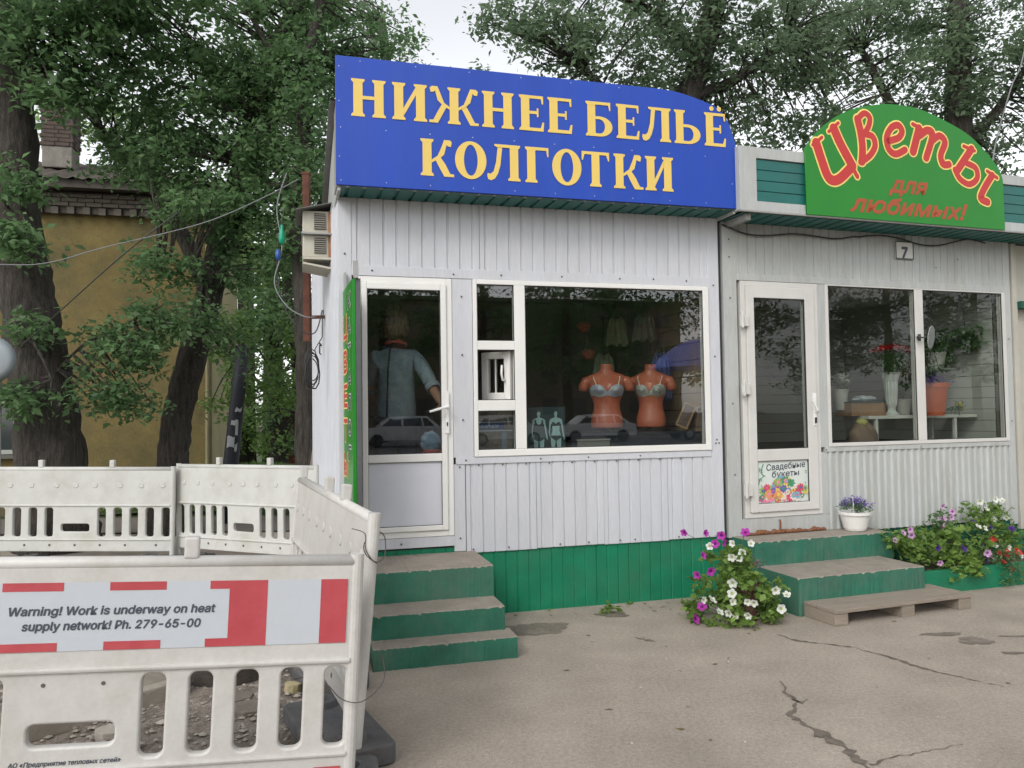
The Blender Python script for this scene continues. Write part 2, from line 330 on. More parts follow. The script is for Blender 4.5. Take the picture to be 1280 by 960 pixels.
# kerb and road across the street, seen in the window reflections
r0, r1 = K1.w(-40,-16), K1.w(60,-16); r2, r3 = K1.w(60,-40), K1.w(-40,-40)
kb = MB(); kf = thing('kerb', None, None, K1.w(0,-16,0), K1.a)
kb.box(-40, 60, -.12, .12, -.02, .12); k = kb.build('kerb_stone', mat('kerb_concrete', (.3,.29,.27), .9), kf, bevel=.01); kf['kind'] = 'structure'
sheet('road', [tuple(p)[:2] for p in (r3, r2, r1, r0)], -.008, ROAD)
ln = MB(); lf = thing('road_marking', None, None, K1.w(0,-28,0), K1.a); lf['kind'] = 'structure'
for i in range(16): ln.box(-38+i*6, -35+i*6, -.07, .07, -.006, -.002)
ln.build('road_line', mat('road_paint', (.7,.7,.68), .7), lf)
sheet('lawn', [(-60,10.9),(-3,10.9),(4,13),(4,60),(-60,60)], -.006, GRASSG)
dirt_poly = [(-.78,2.2),(-.74,3.3),(-1.12,4.4),(-1.42,5.5),(-1.95,7.2),(-3.5,7.9),(-5.5,7.8),(-7,6.8),(-7,1.5),(-4,1.0),(-1.5,1.6)]
sheet('dug_ground', dirt_poly, .006, DIRT, sub=6, amp=.016)

def crack(pts, wd, name='crack'):
    mb = MB(); L_, Rr = [], []
    P = [Vector((x,y)) for x,y in pts]; Q = []
    for i in range(len(P)-1):
        n = max(2, int((P[i+1]-P[i]).length/.025))
        for k in range(n): Q.append((P[i].lerp(P[i+1], k/n), (i+k/n)/(len(P)-1)))
    Q.append((P[-1], 1)); k = len(Q)
    off = 0
    for i, (q, t) in enumerate(Q):
        tt = (Q[min(i+1,k-1)][0]-Q[max(i-1,0)][0]).normalized(); m = Vector((-tt.y,tt.x)); off = off*.6+random.uniform(-.011,.011)
        j = min(int(t*(len(wd)-1)), len(wd)-2); f = t*(len(wd)-1)-j; ww = (wd[j]*(1-f)+wd[j+1]*f)*random.choice((.25,.5,.8,1,1.3,1.8))*random.uniform(.7,1.2)
        L_.append(q+m*(off+ww/2)); Rr.append(q+m*(off-ww/2))
    vs = [(p.x,p.y,.0035) for p in L_+Rr]; mb.add(vs, [(i,k+i,k+i+1,i+1) for i in range(k-1)])
    o = mb.build(name, CRK, AP); return o
crack([(1.5,4.54),(1.47,4.34),(1.49,4.22),(1.39,4.04),(1.43,3.84),(1.48,3.66),(1.5,3.48),(1.49,3.3),(1.55,3.0)], [.006,.014,.012,.03,.05,.05,.05,.03])
crack([(1.47,4.26),(1.5,4.2),(1.56,4.24)], [.012,.02,.004]); crack([(1.53,3.47),(1.68,3.54),(1.85,3.6),(2.04,3.66)], [.012,.008,.006,.003])
crack([(1.79,5.46),(1.86,5.33),(1.97,5.27),(2.19,5.13),(2.34,4.89),(2.45,4.67),(2.57,4.52),(2.69,4.41)], [.006,.02,.012,.014,.03,.016,.012,.003])
crack([(.80,5.45),(.87,5.40),(.93,5.33)], [.008,.05,.006])
def blotch(cx, cy, rx, ry, name='damp_stain', m=WET, z=.003, seed=0):
    g = random.Random(seed); n = 46; ph = [g.uniform(0,6.28) for _ in range(6)]
    pts = []
    for i in range(n):
        a = 2*math.pi*i/n; r = 1+.16*math.sin(2*a+ph[0])+.11*math.sin(3*a+ph[1])+.08*math.sin(5*a+ph[2])+.06*math.sin(9*a+ph[3])+g.uniform(-.05,.05)
        pts.append((cx+rx*r*math.cos(a), cy+ry*r*math.sin(a), z))
    mb = MB(); mb.add(pts, [tuple(range(n))]); return mb.build(name, m, AP)
blotch(.13,5.7,.23,.17, seed=1); blotch(.74,6.07,.13,.075, seed=5); blotch(3.03,5.26,.09,.10, seed=3); blotch(3.11,4.99,.06,.03, seed=4); blotch(2.9,5.42,.16,.035, seed=6); blotch(3.35,5.35,.09,.02, seed=8)
# crumbs and litter on the asphalt, gravel in the dug area
def rubble(name, pts, smin, smax, m, z0=.004):
    V = []; F = []
    ico = [(0,0,1),(.9,0,.3),(.28,.85,.35),(-.72,.52,.28),(-.72,-.52,.4),(.28,-.85,.3),(.3,.2,-.4),(-.3,-.3,-.4)]
    fc = [(0,1,2),(0,2,3),(0,3,4),(0,4,5),(0,5,1),(1,6,2),(2,6,3),(3,6,7),(3,7,4),(4,7,5),(5,7,6),(5,6,1)]
    for x, y in pts:
        s = smin+(smax-smin)*random.random()**3; a = random.uniform(0,6.28); b = len(V); hz = random.uniform(.35,.8)
        for p in ico:
            px = p[0]*s*random.uniform(.7,1.2); py = p[1]*s*random.uniform(.7,1.2)
            V.append((x+px*math.cos(a)-py*math.sin(a), y+px*math.sin(a)+py*math.cos(a), z0+p[2]*s*hz))
        F += [tuple(i+b for i in f) for f in fc]
    mb = MB(); mb.add(V, F); o = mb.build(name, m); props(o, None, None, None, 'stuff'); return o
def inpoly(x, y, P):
    c = False; j = len(P)-1
    for i in range(len(P)):
        if (P[i][1] > y) != (P[j][1] > y) and x < (P[j][0]-P[i][0])*(y-P[i][1])/(P[j][1]-P[i][1])+P[i][0]: c = not c
        j = i
    return c
def scatter(n, x0, x1, y0, y1, P): 
    o = []
    while len(o) < n:
        x, y = random.uniform(x0,x1), random.uniform(y0,y1)
        if inpoly(x, y, P): o.append((x,y))
    return o
STONE = mat('grey_gravel', (.20,.175,.15), .95, 0, 9, col2=(.42,.38,.33), bump=.006)
rubble('gravel', scatter(9000, -4.5,-.8,2.4,7.5, dirt_poly), .005, .028, STONE, .022)
rubble('light_rubble', scatter(220, -4.5,-.8,2.6,7.2, dirt_poly), .012, .05, mat('pale_broken_mortar', (.42,.38,.33), .95, .2, 5, bump=.006), .022)
rubble('litter_crumbs', [(random.gauss(.4,.5)-.0, random.uniform(3.2,6)) for _ in range(60)]+[(random.uniform(-.4,4.5), random.uniform(3,6.2)) for _ in range(160)], .003, .011, mat('pale_crumbs', (.42,.38,.32), .9), .001)

# ---------------------------------------------------------------- first kiosk (underwear)
def door(kiosk, x0, x1, z0, z1, gl, pn, pv, glass=GLASS, infill=DOORP, hinge=None, hx=None, hz=1.55, sash=.055):
    """jamb + leaf; gl / pn = openings (x0,x1,z0,z1) of the pane and of the lower infill"""
    m = MB(); m.frame(x0, x1, z0, z1, .045, -.012, .05); m.build('door_jamb', pv, kiosk, bevel=.004)
    m = MB(); a, b = x0+.047, x1-.047; c, d = z0+.047, z1-.047
    m.box(a, gl[0], -.030, .034, c, d); m.box(gl[1], b, -.030, .034, c, d)
    m.box(gl[0], gl[1], -.030, .034, gl[3], d); m.box(gl[0], gl[1], -.030, .034, pn[3], gl[2]); m.box(gl[0], gl[1], -.030, .034, c, pn[2])
    dr = m.build('door', pv, kiosk, bevel=.006)
    m = MB(); m.box(gl[0]-.002, gl[1]+.002, -.004, .002, gl[2]-.002, gl[3]+.002); m.build('pane', glass, dr)
    m = MB(); m.frame(gl[0]-.001, gl[1]+.001, gl[2]-.001, gl[3]+.001, .006, -.024, -.006); m.build('seal', BLACK, dr)
    m = MB(); m.box(pn[0]-.002, pn[1]+.002, -.010, .004, pn[2]-.002, pn[3]+.002); m.build('infill_panel', infill, dr)
    m = MB(); m.frame(pn[0]-.001, pn[1]+.001, pn[2]-.001, pn[3]+.001, .004, -.024, -.012); m.build('seal', BLACK, dr)
    return dr
def pane_set(kiosk, lst, glass=GLASS, y=.004):
    for a, b, c, d in lst:
        m = MB(); m.box(a-.003, b+.003, y-.003, y+.003, c-.003, d+.003); m.build('window_pane', glass, kiosk)
def screws(kiosk, pts, r=.006, y=-.014):
    m = MB()
    for x, z in pts: m.lathe([(0,0),(r,0),(r*.8,.004),(.001,.006)], 6, (0,0,0)); 
    m = MB()
    for x, z in pts:
        vs = [(x+r*math.cos(k), y, z+r*math.sin(k)) for k in [i*math.pi/3 for i in range(6)]]+[(x,y-.005,z)]
        m.add(vs, [(i,(i+1)%6,6) for i in range(6)])
    o = m.build('screw', mat('dark_screw', (.09,.085,.08), .5), kiosk); o['kind'] = 'stuff'

k1 = K1.thing('kiosk', 'white profiled-metal kiosk with green plinth under the blue underwear sign', 'kiosk', 0, 0, 0)
for a, b, y in ((-1.15,-.17,0),(-.168,.812,-.0025),(.814,1.80,.001)):
    m = MB(); corr(m, a, b, 2.66, 3.175, y, .098, .020, .010); m.build('upper_wall_sheet', WHITE, k1)
for a, b, y, z in ((-.30,.262,0,.482),(.264,.828,-.0028,.488),(.830,1.394,.0,.483),(1.396,1.83,-.0025,.490)):
    m = MB(); corr(m, a, b, z, 1.162, y, .094, .018, .010); m.build('lower_wall_sheet', WHITE, k1)
m = MB(); m.box(-1.25, -1.15, -.006, .045, .05, 3.175); m.build('corner_trim', WHITE, k1, bevel=.004)
m = MB(); m.box(1.80, 1.905, -.008, .04, .50, 3.175); m.build('corner_trim', WHITE, k1, bevel=.004)
m = MB(); m.box(-1.15, 1.80, -.010, .03, 2.59, 2.665); m.build('window_trim', WHITE, k1, bevel=.003)
m = MB(); m.box(-.376, 1.798, -.012, .03, 1.160, 1.212); m.build('window_trim', WHITE, k1, bevel=.003)
m = MB(); m.box(-.394, -.235, -.004, .03, 1.212, 2.59); m.build('filler_panel', WHITE, k1, bevel=.002)
m = MB(); m.box(-.394, -.305, -.002, .03, .50, 1.160); m.build('filler_panel', WHITE, k1, bevel=.002)
m = MB(); m.box(-1.15, -.394, -.006, .03, .545, .622); m.build('threshold_strip', WHITE, k1, bevel=.002)
m = MB(); corr(m, -1.25, 1.93, 0, .53, .016, .094, .016, .005); m.build('plinth', GREEN, k1)
m = MB(); corr_side(m, (-1.25,.0), (-1.38,2.9), .05, 3.2); m.build('side_wall_sheet', mat('streaky_white_metal', (.50,.52,.56), .5, 0, 9, col2=(.62,.63,.66), stretch=(9,9,.5), dirt=.3, dirtcol=(.33,.33,.34), dscale=2), k1)
# window frame: outer frame, mullion, transoms
m = MB()
m.box(-.232, -.200, -.022, .045, 1.214, 2.588); m.box(1.745, 1.798, -.022, .045, 1.214, 2.588)
m.box(-.200, 1.745, -.022, .045, 2.550, 2.588); m.box(-.200, 1.745, -.022, .045, 1.214, 1.266)
m.box(.098, .187, -.022, .045, 1.266, 2.550)
m.box(-.200, .098, -.022, .045, 2.040, 2.110); m.box(-.200, .098, -.022, .045, 1.567, 1.648)
m.build('window_frame', PVC, k1, bevel=.005)
pane_set(k1, [(-.200,.098,2.110,2.550), (-.200,.098,1.266,1.567), (.187,1.745,1.266,2.550)])
m = MB()
for a, b, c, d in [(-.200,.098,2.110,2.550), (-.200,.098,1.648,2.04), (-.200,.098,1.266,1.567), (.187,1.745,1.266,2.550)]: m.frame(a, b, c, d, .005, -.014, -.006)
m.build('window_seal', BLACK, k1)
# the service hatch sash, swung open into the room (hinged on its right)
hg = link('hatch_sash', bpy.data.meshes.new('hatch_sash'), k1)
hg.location = (.085, .05, 1.655); hg.rotation_euler = (0,0,R(-48))
m = MB(); m.frame(-.27, 0, 0, .38, .055, -.02, .03); h = m.build('tmp', PVC, None, bevel=.004); hg.data = h.data; bpy.data.objects.remove(h)
m = MB(); m.box(-.217,-.053,.0,.006,.053,.327); m.build('pane', GLASS, hg)
m = MB(); m.box(-.145,-.135,-.012,-.002,.055,.325); m.build('glazing_bar', PVC, hg)
m = MB(); m.tube([(-.04,-.03,.15),(-.04,-.06,.15),(-.05,-.062,.2),(-.045,-.062,.27)], .009, 8); m.build('handle', PVC, hg, smooth=True)
d1 = door(k1, -1.128, -.396, .624, 2.586, (-1.04,-.487,1.25,2.49), (-1.04,-.487,.71,1.19), PVC)
m = MB(); m.box(-.462,-.432,-.040,-.030,1.40,1.72); m.box(-.455,-.439,-.044,-.040,1.45,1.49); m.tube([(-.447,-.04,1.60),(-.447,-.085,1.60),(-.47,-.09,1.598),(-.59,-.09,1.565)], [.011,.011,.012,.009], 8); m.build('handle', mat('white_handle', (.75,.75,.74), .25), d1, smooth=False, bevel=.002)
m = MB(); m.box(-.452,-.442,-.046,-.0445,1.455,1.485); m.build('keyhole', BLACK, d1)
screws(k1, [(-.38,2.62),(-.32,2.45),(-.32,2.0),(-.32,1.5),(0,2.625),(.5,2.63),(1.0,2.63),(1.3,2.635),(1.6,2.63),(1.85,2.6),(1.85,2.0),(1.85,1.3),(1.84,1.27),(1.87,1.27),(-.3,1.19),(.3,1.185),(.7,1.185),(1.15,1.185),(-.35,1.14),(-1.2,2.75),(-1.0,2.63),(-.8,.58),(-.35,.6)]+[(x+.03,.51) for x in (-.28,.0,.42,.66,.93,1.06,1.45,1.7)]+[(-.2+i*.19,1.150) for i in range(10)], .008)
# shell and room
m = MB(); m.box(-1.24,-1.13,.05,.09,.06,3.15); m.box(-.396,-.24,.05,.09,.06,3.15); m.box(-1.13,-.396,.05,.09,2.60,3.15); m.box(-.24,1.81,.05,.09,2.60,3.15); m.box(-.24,1.81,.05,.09,.06,1.2); m.box(1.81,1.92,.05,.09,.06,3.15); m.box(-1.13,-.396,.05,.09,.06,.6)
m.box(-1.22,-1.19,.09,2.6,.06,3.15); m.box(-1.22,1.92,2.6,2.64,.06,3.15)
m.build('interior_wall', mat('dim_shop_wall', (.16,.155,.13), .8, .15, 1.5), k1)
# right wall of the room: brown panels in a grid
m = MB(); m.box(1.90,1.92,.09,2.6,.06,3.15); m.build('side_partition', BLACK, k1)
PAN = mat('brown_wall_tile', (.30,.22,.15), .5, .25, 3)
tl = MB(); tl.box(1.888,1.8995,0,.30,0,.145); tme = tl.build('wall_tile', PAN, k1, bevel=.003); tme.location = (0,.1,1.25)
for i in range(8):
    for j in range(9):
        if i == 0 and j == 0: continue
        t = tme.copy(); C.objects.link(t); t.location = (0, .1+i*.306, 1.25+j*.151)
m = MB(); m.box(-1.19,1.90,.09,2.6,.56,.60); m.build('interior_floor', mat('dark_lino', (.22,.17,.13), .5), k1)
m = MB(); m.box(-1.19,1.90,.09,2.6,2.80,2.84); m.build('interior_ceiling', mat('dim_ceiling', (.65,.65,.62), .7), k1)
# arched roof and gable
arc = [(-.27,3.15),(-.27,3.78),(-.1,3.80),(.3,3.76),(.9,3.65),(1.6,3.46),(2.2,3.30),(2.75,3.17)]
for sx, nm in ((-1.262,'gable_panel'),(1.90,'gable_panel')):
    m = MB(); n = len(arc); vs = [(sx,y,z) for y,z in arc]+[(sx+.02,y,z) for y,z in arc]
    m.add(vs, [tuple(range(n)), tuple(range(2*n-1,n-1,-1))]+[(i,(i+1)%n,(i+1)%n+n,i+n) for i in range(n)]); m.build(nm, WHITE2, k1)
m = MB(); a2 = arc[1:]; n = len(a2)
vs = [(-1.31,y,z+.012) for y,z in a2]+[(1.925,y,z+.012) for y,z in a2]+[(-1.31,y,z-.004+.03) for y,z in a2]+[(1.925,y,z-.004+.03) for y,z in a2]
m.add(vs, [(i,i+1,n+i+1,n+i) for i in range(n-1)]+[(2*n+i,3*n+i,3*n+i+1,2*n+i+1) for i in range(n-1)]+[(i,2*n+i,2*n+i+1,i+1) for i in range(n-1)]); m.build('roof_sheet', mat('dull_zinc_roof', (.24,.245,.25), .5, .2, 3, dirt=.5, dirtcol=(.12,.10,.08)), k1)
m = MB(); corr(m, -1.25, 1.90, 0, .30, 0, .12, .03, .012); sf = m.build('soffit', TEAL, k1); sf.rotation_euler = (R(90),0,0); sf.location = (0,.012,3.175)
m = MB(); m.box(1.908,1.93,.01,.06,0,3.15); m.build('joint_gap', BLACK, k1)

# ---- blue sign
def poly_letters(rows, y0, dz, matl, parent):
    """serif capitals, each built from flat vinyl pieces"""
    cnt = [0]
    def put(m, pts): m.flat(pts, y0 - cnt[0]*.00025); cnt[0] = (cnt[0]+1) % 10
    def ring(m, cx, cz, rx, rz, ix, iz, a0=0, a1=360, n=28):
        y = y0 - cnt[0]*.00025; cnt[0] = (cnt[0]+1) % 10; k = n+1
        A = [R(a0+(a1-a0)*i/n) for i in range(k)]
        m.add([(cx+rx*math.cos(a), y, cz+rz*math.sin(a)) for a in A]+[(cx+ix*math.cos(a), y, cz+iz*math.sin(a)) for a in A], [(i,i+1,k+i+1,k+i) for i in range(n)])
    H = .272; s = .066; th = .023; ov = .015; sr = .018
    for ch, x0, x1, zb in rows:
        m = MB(); W = x1-x0; P = lambda *q: put(m, [(x0+a, zb+b) for a, b in q])
        def stem(a, lo=0, hi=H, top=True, bot=True):
            P((a,lo),(a+s,lo),(a+s,hi),(a,hi))
            if bot: P((a-ov,0),(a+s+ov,0),(a+s+ov,sr*.7),(a+s,sr*1.6),(a,sr*1.6),(a-ov,sr*.7))
            if top: P((a-ov,H),(a-ov,H-sr*.7),(a,H-sr*1.6),(a+s,H-sr*1.6),(a+s+ov,H-sr*.7),(a+s+ov,H))
        if ch == 'Н': stem(ov); stem(W-ov-s); P((ov+s,H*.46),(W-ov-s,H*.46),(W-ov-s,H*.46+th*1.1),(ov+s,H*.46+th*1.1))
        elif ch == 'И': stem(ov); stem(W-ov-s); P((ov+s,H*.10),(W-ov-s,H*.70),(W-ov-s,H*.92),(ov+s,H*.32))
        elif ch in 'ЕЁ':
            stem(ov); r = W
            P((ov+s,H-th),(r-.018,H-th),(r-.012,H-.062),(r,H-.062),(r,H),(ov+s,H)); P((ov+s,0),(r,0),(r+.006,.07),(r-.008,.07),(r-.022,th*1.1),(ov+s,th*1.1))
            P((ov+s,H*.48),(r*.80,H*.48),(r*.80,H*.48+th),(ov+s,H*.48+th)); P((r*.80-.014,H*.48-.022),(r*.80,H*.48-.022),(r*.80,H*.48+.045),(r*.80-.014,H*.48+.045))
            if ch == 'Ё':
                for c in (.36,.72): ring(m, x0+W*c, zb+H+.036, .020, .020, .0005, .0005, n=14)
        elif ch == 'Г':
            stem(ov); r = W; P((ov+s,H-th),(r-.018,H-th),(r-.010,H-.07),(r,H-.07),(r,H),(ov+s,H))
        elif ch == 'Т':
            stem(W/2-s/2, top=False); P((.0,H),(0,H-.068),(.010,H-.068),(.024,H-th),(W-.024,H-th),(W-.010,H-.068),(W,H-.068),(W,H))
        elif ch in 'БЬ':
            stem(ov, top=(ch == 'Ь')); bt = H*.58
            ring(m, x0+W*.52, zb+bt/2, W*.48, bt/2, W*.48-s*.95, bt/2-th, -90, 90, 18)
            P((ov+s,0),(W*.52,0),(W*.52,th),(ov+s,th)); P((ov+s,bt-th),(W*.52,bt-th),(W*.52,bt),(ov+s,bt))
            if ch == 'Б':
                r = W*.93; P((0,H),(0,H-sr*.7),(ov,H-sr*1.6),(ov+s,H-sr*1.6),(ov+s,H-th),(r-.018,H-th),(r-.010,H-.065),(r,H-.065),(r,H))
        elif ch == 'О': ring(m, x0+W/2, zb+H/2, W/2, H/2+.006, W/2-s*1.02, H/2-.020, n=40)
        elif ch == 'Л':
            stem(W-ov-s); P((W*.22,H),(W*.22,H-sr*.7),(W*.30,H-th),(W-ov-s,H-th),(W-ov-s,H))
            P((W*.32,H-th),(W*.46,H-th),(W*.40,H*.42),(W*.33,H*.20),(W*.24,H*.05),(W*.12,-.004),(W*.03,.004),(0,.03),(.004,.05),(W*.10,.045),(W*.19,H*.24),(W*.27,H*.5))
        elif ch == 'К':
            stem(ov); P((ov+s,H*.44),(W*.52,H*.56),(W*.64,H*.80),(W*.72,H),(W*.90,H*1.0),(W*.96,H*.95),(W*.93,H*.82),(W*.84,H*.83),(W*.80,H*.87),(W*.72,H*.60),(W*.60,H*.50),(ov+s,H*.36))
            P((W*.42,H*.50),(W*.60,H*.53),(W*.76,H*.33),(W*.90,H*.08),(W*1.02,.02),(W*1.02,0),(W*.72,0),(W*.58,H*.22),(W*.50,H*.36))
        elif ch == 'Ж':
            c = W/2; stem(c-s/2)
            for g in (-1, 1):
                q = lambda a, b: (c+g*a*W, b)
                P(q(s/2/W,H*.46),q(.20,H*.56),q(.27,H*.80),q(.33,H),q(.44,H*1.0),q(.49,H*.95),q(.47,H*.83),q(.41,H*.84),q(.38,H*.88),q(.33,H*.62),q(.24,H*.50),q(s/2/W,H*.38))
                P(q(.12,H*.50),q(.24,H*.53),q(.33,H*.32),q(.42,H*.08),q(.50,.02),q(.50,0),q(.33,0),q(.24,H*.22),q(.18,H*.38))
        m.build('letter', matl, parent)
bs = K1.thing('sign_board', 'blue sign with yellow capital lettering and a rounded top right corner', 'sign', 0, -.29, 3.185)
zt = 4.11-3.185; out_ = [(-1.272,0),(1.943,0),(1.943,.06)]+smooth2([(1.943,.06),(1.94,.282),(1.925,.486),(1.895,.602),(1.85,.716),(1.765,.812),(1.60,.870),(1.36,.918),(1.1,zt)],5)+[(-1.272,zt)]
me = curve_plate(out_, [], .018, .002); me.materials.append(BLUE); bo = link('board', me, bs)
m = MB(); m.box(-1.272,-1.255,.012,.28,0,.60); m.box(-1.272,1.925,.012,.04,-.008,.018); m.build('edge_channel', GREYM, bs, bevel=.002)
r1 = [('Н',-1.165,-.92),('И',-.874,-.62),('Ж',-.604,-.233),('Н',-.206,.039),('Е',.081,.273),('Е',.307,.500),('Б',.616,.838),('Е',.871,1.062),('Л',1.089,1.339),('Ь',1.37,1.601),('Ё',1.636,1.826)]
r2_ = [('К',-.671,-.429),('О',-.416,-.178),('Л',-.173,.084),('Г',.123,.309),('О',.337,.574),('Т',.577,.804),('К',.842,1.086),('И',1.108,1.351)]
poly_letters([(c,a,b,3.683-3.185) for c,a,b in r1], -.0125, 0, YEL, bs); poly_letters([(c,a,b,3.287-3.185) for c,a,b in r2_], -.0125, 0, YEL, bs)
m = MB()
for x, z in [(-1.24+i*.32, .03) for i in range(10)]+[(-1.24+i*.32, .41) for i in range(10)]+[(-1.25,.2),(-1.25,.6),(-1.25,.85),(1.88,.2)]+[(-1.1+i*.4,.9) for i in range(6)]:
    m.add([(x+.0042*math.cos(k), -.0115, z+.0042*math.sin(k)) for k in [i*math.pi/3 for i in range(6)]], [tuple(range(6))])
o = m.build('rivet', mat('pale_rivet', (.5,.5,.55), .4), bs); o['kind'] = 'stuff'

# ---- green steps of the first kiosk
st = K1.thing('entrance_steps', 'three worn green concrete steps below the left kiosk door', 'steps', 0, 0, 0)
def rough_block(x0, x1, y0, y1, z0, z1, parent, jit=.004, nx=60):
    # one step: green sides, worn bare top, slightly chipped front edge
    m = MB(); xs = [x0+(x1-x0)*i/nx for i in range(nx+1)]; top = []; fr = []; lip = []
    for x in xs:
        c = random.uniform(0, jit*.8)+(random.uniform(.003,.009) if random.random() < .12 else 0); z = z1+random.uniform(-jit,jit)*.25-c*.5
        fr.append((x, y0+random.uniform(-jit,jit)*.3, z-.004-c)); lip.append((x, y0+.006+c, z))
    bk = [(x, y1, z1+random.uniform(-jit,jit)*.3) for x in xs]; bt = [(x, y0+random.uniform(-jit,jit), z0) for x in xs]; n = nx+1
    m.add(bt+fr, [(i,i+1,n+i+1,n+i) for i in range(nx)], 0); m.add(fr+lip, [(i,i+1,n+i+1,n+i) for i in range(nx)], 1); m.add(lip+bk, [(i,i+1,n+i+1,n+i) for i in range(nx)], 1)
    for e in (0, -1):
        m.add([bt[e],(xs[e],y1,z0),bk[e],lip[e],fr[e]], [(0,1,2,3,4)], 0)
    return m.build('step', [GCONC, TREAD], parent)
rough_block(-1.115,-.208,-1.085,-.86,-.005,.135, st); rough_block(-1.10,-.243,-.905,-.57,-.005,.287, st); rough_block(-1.07,-.240,-.60,.0,-.005,.497, st)

# ---------------------------------------------------------------- second kiosk (flowers)
k2 = K2.thing('kiosk', 'aged white kiosk with number 7 under the green flower sign', 'kiosk', 0, 0, 0)
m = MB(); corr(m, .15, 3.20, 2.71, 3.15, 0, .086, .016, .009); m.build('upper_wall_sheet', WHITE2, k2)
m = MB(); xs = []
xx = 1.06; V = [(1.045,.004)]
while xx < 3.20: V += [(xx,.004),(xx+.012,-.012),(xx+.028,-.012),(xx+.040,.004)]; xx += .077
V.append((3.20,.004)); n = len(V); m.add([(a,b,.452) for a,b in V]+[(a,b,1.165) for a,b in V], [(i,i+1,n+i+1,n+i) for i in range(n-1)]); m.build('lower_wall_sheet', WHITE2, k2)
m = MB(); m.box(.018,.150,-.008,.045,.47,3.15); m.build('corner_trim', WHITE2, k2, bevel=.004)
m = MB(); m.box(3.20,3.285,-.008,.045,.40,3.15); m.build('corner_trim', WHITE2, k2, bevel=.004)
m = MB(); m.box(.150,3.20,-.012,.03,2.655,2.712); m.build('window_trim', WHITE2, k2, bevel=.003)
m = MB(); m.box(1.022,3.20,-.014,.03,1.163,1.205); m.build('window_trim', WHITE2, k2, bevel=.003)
m = MB(); m.box(.150,1.045,-.004,.04,.475,.622); m.build('threshold_strip', WHITE2, k2, bevel=.002)
m = MB(); m.box(.978,1.045,-.006,.04,.622,1.163); m.build('filler_panel', WHITE2, k2); 
m = MB(); m.box(.978,1.060,-.006,.04,1.205,2.655); m.build('filler_panel', WHITE2, k2)
m = MB(); corr(m, 0.02, 3.29, -.0, .49, .016, .09, .03, .012); m.build('plinth', mat('dark_green_plinth', (.0,.09,.055), .6, .2, 4, dirt=.4, dirtcol=(.05,.07,.05)), k2)
m = MB(); m.box(1.062,1.092,-.020,.045,1.207,2.653); m.box(3.157,3.198,-.020,.045,1.207,2.653); m.box(1.092,3.157,-.020,.045,2.640,2.653); m.box(1.092,3.157,-.020,.045,1.207,1.240); m.box(2.071,2.170,-.020,.045,1.240,2.640)
m.build('window_frame', PVC2, k2, bevel=.004)
GL2 = glass_mat('dusty_window_glass', (.82,.84,.82), 1.65)
pane_set(k2, [(1.092,2.071,1.240,2.640),(2.170,3.157,1.240,2.640)], GL2)
m = MB()
for a, b in ((1.092,2.071),(2.170,3.157)): m.frame(a, b, 1.24, 2.64, .006, -.014, -.006)
m.build('window_seal', BLACK, k2)
PIC = mat('pale_print_paper', (.62,.66,.62), .4, .03)
d2 = door(k2, .183, .978, .624, 2.652, (.305,.830,1.205,2.506), (.305,.830,.742,1.105), PVC2, glass=GL2, infill=PIC)
m = MB(); m.box(.888,.918,-.040,-.030,1.40,1.68); m.tube([(.903,-.04,1.52),(.903,-.08,1.52),(.89,-.085,1.53),(.84,-.085,1.62)], [.010,.010,.011,.008], 8); m.build('handle', MATS['white_handle'], d2, bevel=.002)
m = MB(); m.box(.893,.913,-.047,-.041,1.42,1.47); m.build('keyhole', BLACK, d2)
for z in (2.30,1.72,.86):
    m = MB(); m.box(.155,.235,-.052,-.031,z-.045,z+.05); m.tube([(.165,-.062,z-.06),(.165,-.062,z+.07)], .012, 8); m.build('hinge', PVC2, d2, bevel=.004)
screws(k2, [(.08,3.0),(.08,2.5),(.08,2.85),(.08,1.6),(.085,1.0),(3.24,2.2),(3.24,1.4),(2.35,2.86),(2.62,2.95),(1.03,1.18),(2.1,1.18)], .008)
m = MB()
for i in range(26):
    x = .17+i*.032; h = random.uniform(.012,.035)*(1.6 if 12 < i < 14 else 1); m.lathe([(.02,0),(.024,h*.4),(.016,h),(.002,h*1.15)], 7, (x, -.022+random.uniform(-.008,.004), .487))
m.tube([(.52,-.02,.49),(.522,-.022,.58),(.518,-.02,.60)], .008, 6)
m.build('crumbling_foam', mat('brown_crumbling_foam', (.20,.085,.04), .95, .35, 30, bump=.01), k2)
m = MB(); m.box(.03,.18,.05,.09,.06,3.13); m.box(.98,1.06,.05,.09,.06,3.13); m.box(.18,3.28,.05,.09,2.66,3.13); m.box(1.06,3.28,.05,.09,.06,1.2); m.box(3.20,3.28,.09,.12,1.2,2.66); m.box(.18,.98,.05,.09,.06,.6)
m.box(.03,.06,.09,2.2,.06,3.13); m.box(.03,3.28,2.2,2.24,.06,3.13)
m.build('interior_wall', MATS['dim_shop_wall'], k2)
m = MB(); m.box(.06,3.2,.09,2.2,.54,.58); m.build('interior_floor', MATS['dark_lino'], k2)
m = MB(); m.box(.06,3.2,.09,2.2,2.74,2.78); m.build('interior_ceiling', MATS['dim_ceiling'], k2)
SID = mat('pale_interior_siding', (.48,.49,.45), .5, .06, 3)
a = MB().box(3.185,3.20,.125,2.19,0,.108).build('siding_slat', SID, k2, bevel=.003); a.location = (0,0,1.1); a.rotation_euler = (0,R(-1.5),0)
for i in range(1, 15):
    b = a.copy(); C.objects.link(b); b.location = (0,0,1.1+i*.112)
a = MB().box(.07,3.18,2.17,2.19,0,.108).build('siding_slat', SID, k2, bevel=.003); a.location = (0,0,1.1); a.rotation_euler = (R(1.5),0,0)
for i in range(1, 15):
    b = a.copy(); C.objects.link(b); b.location = (0,0,1.1+i*.112)
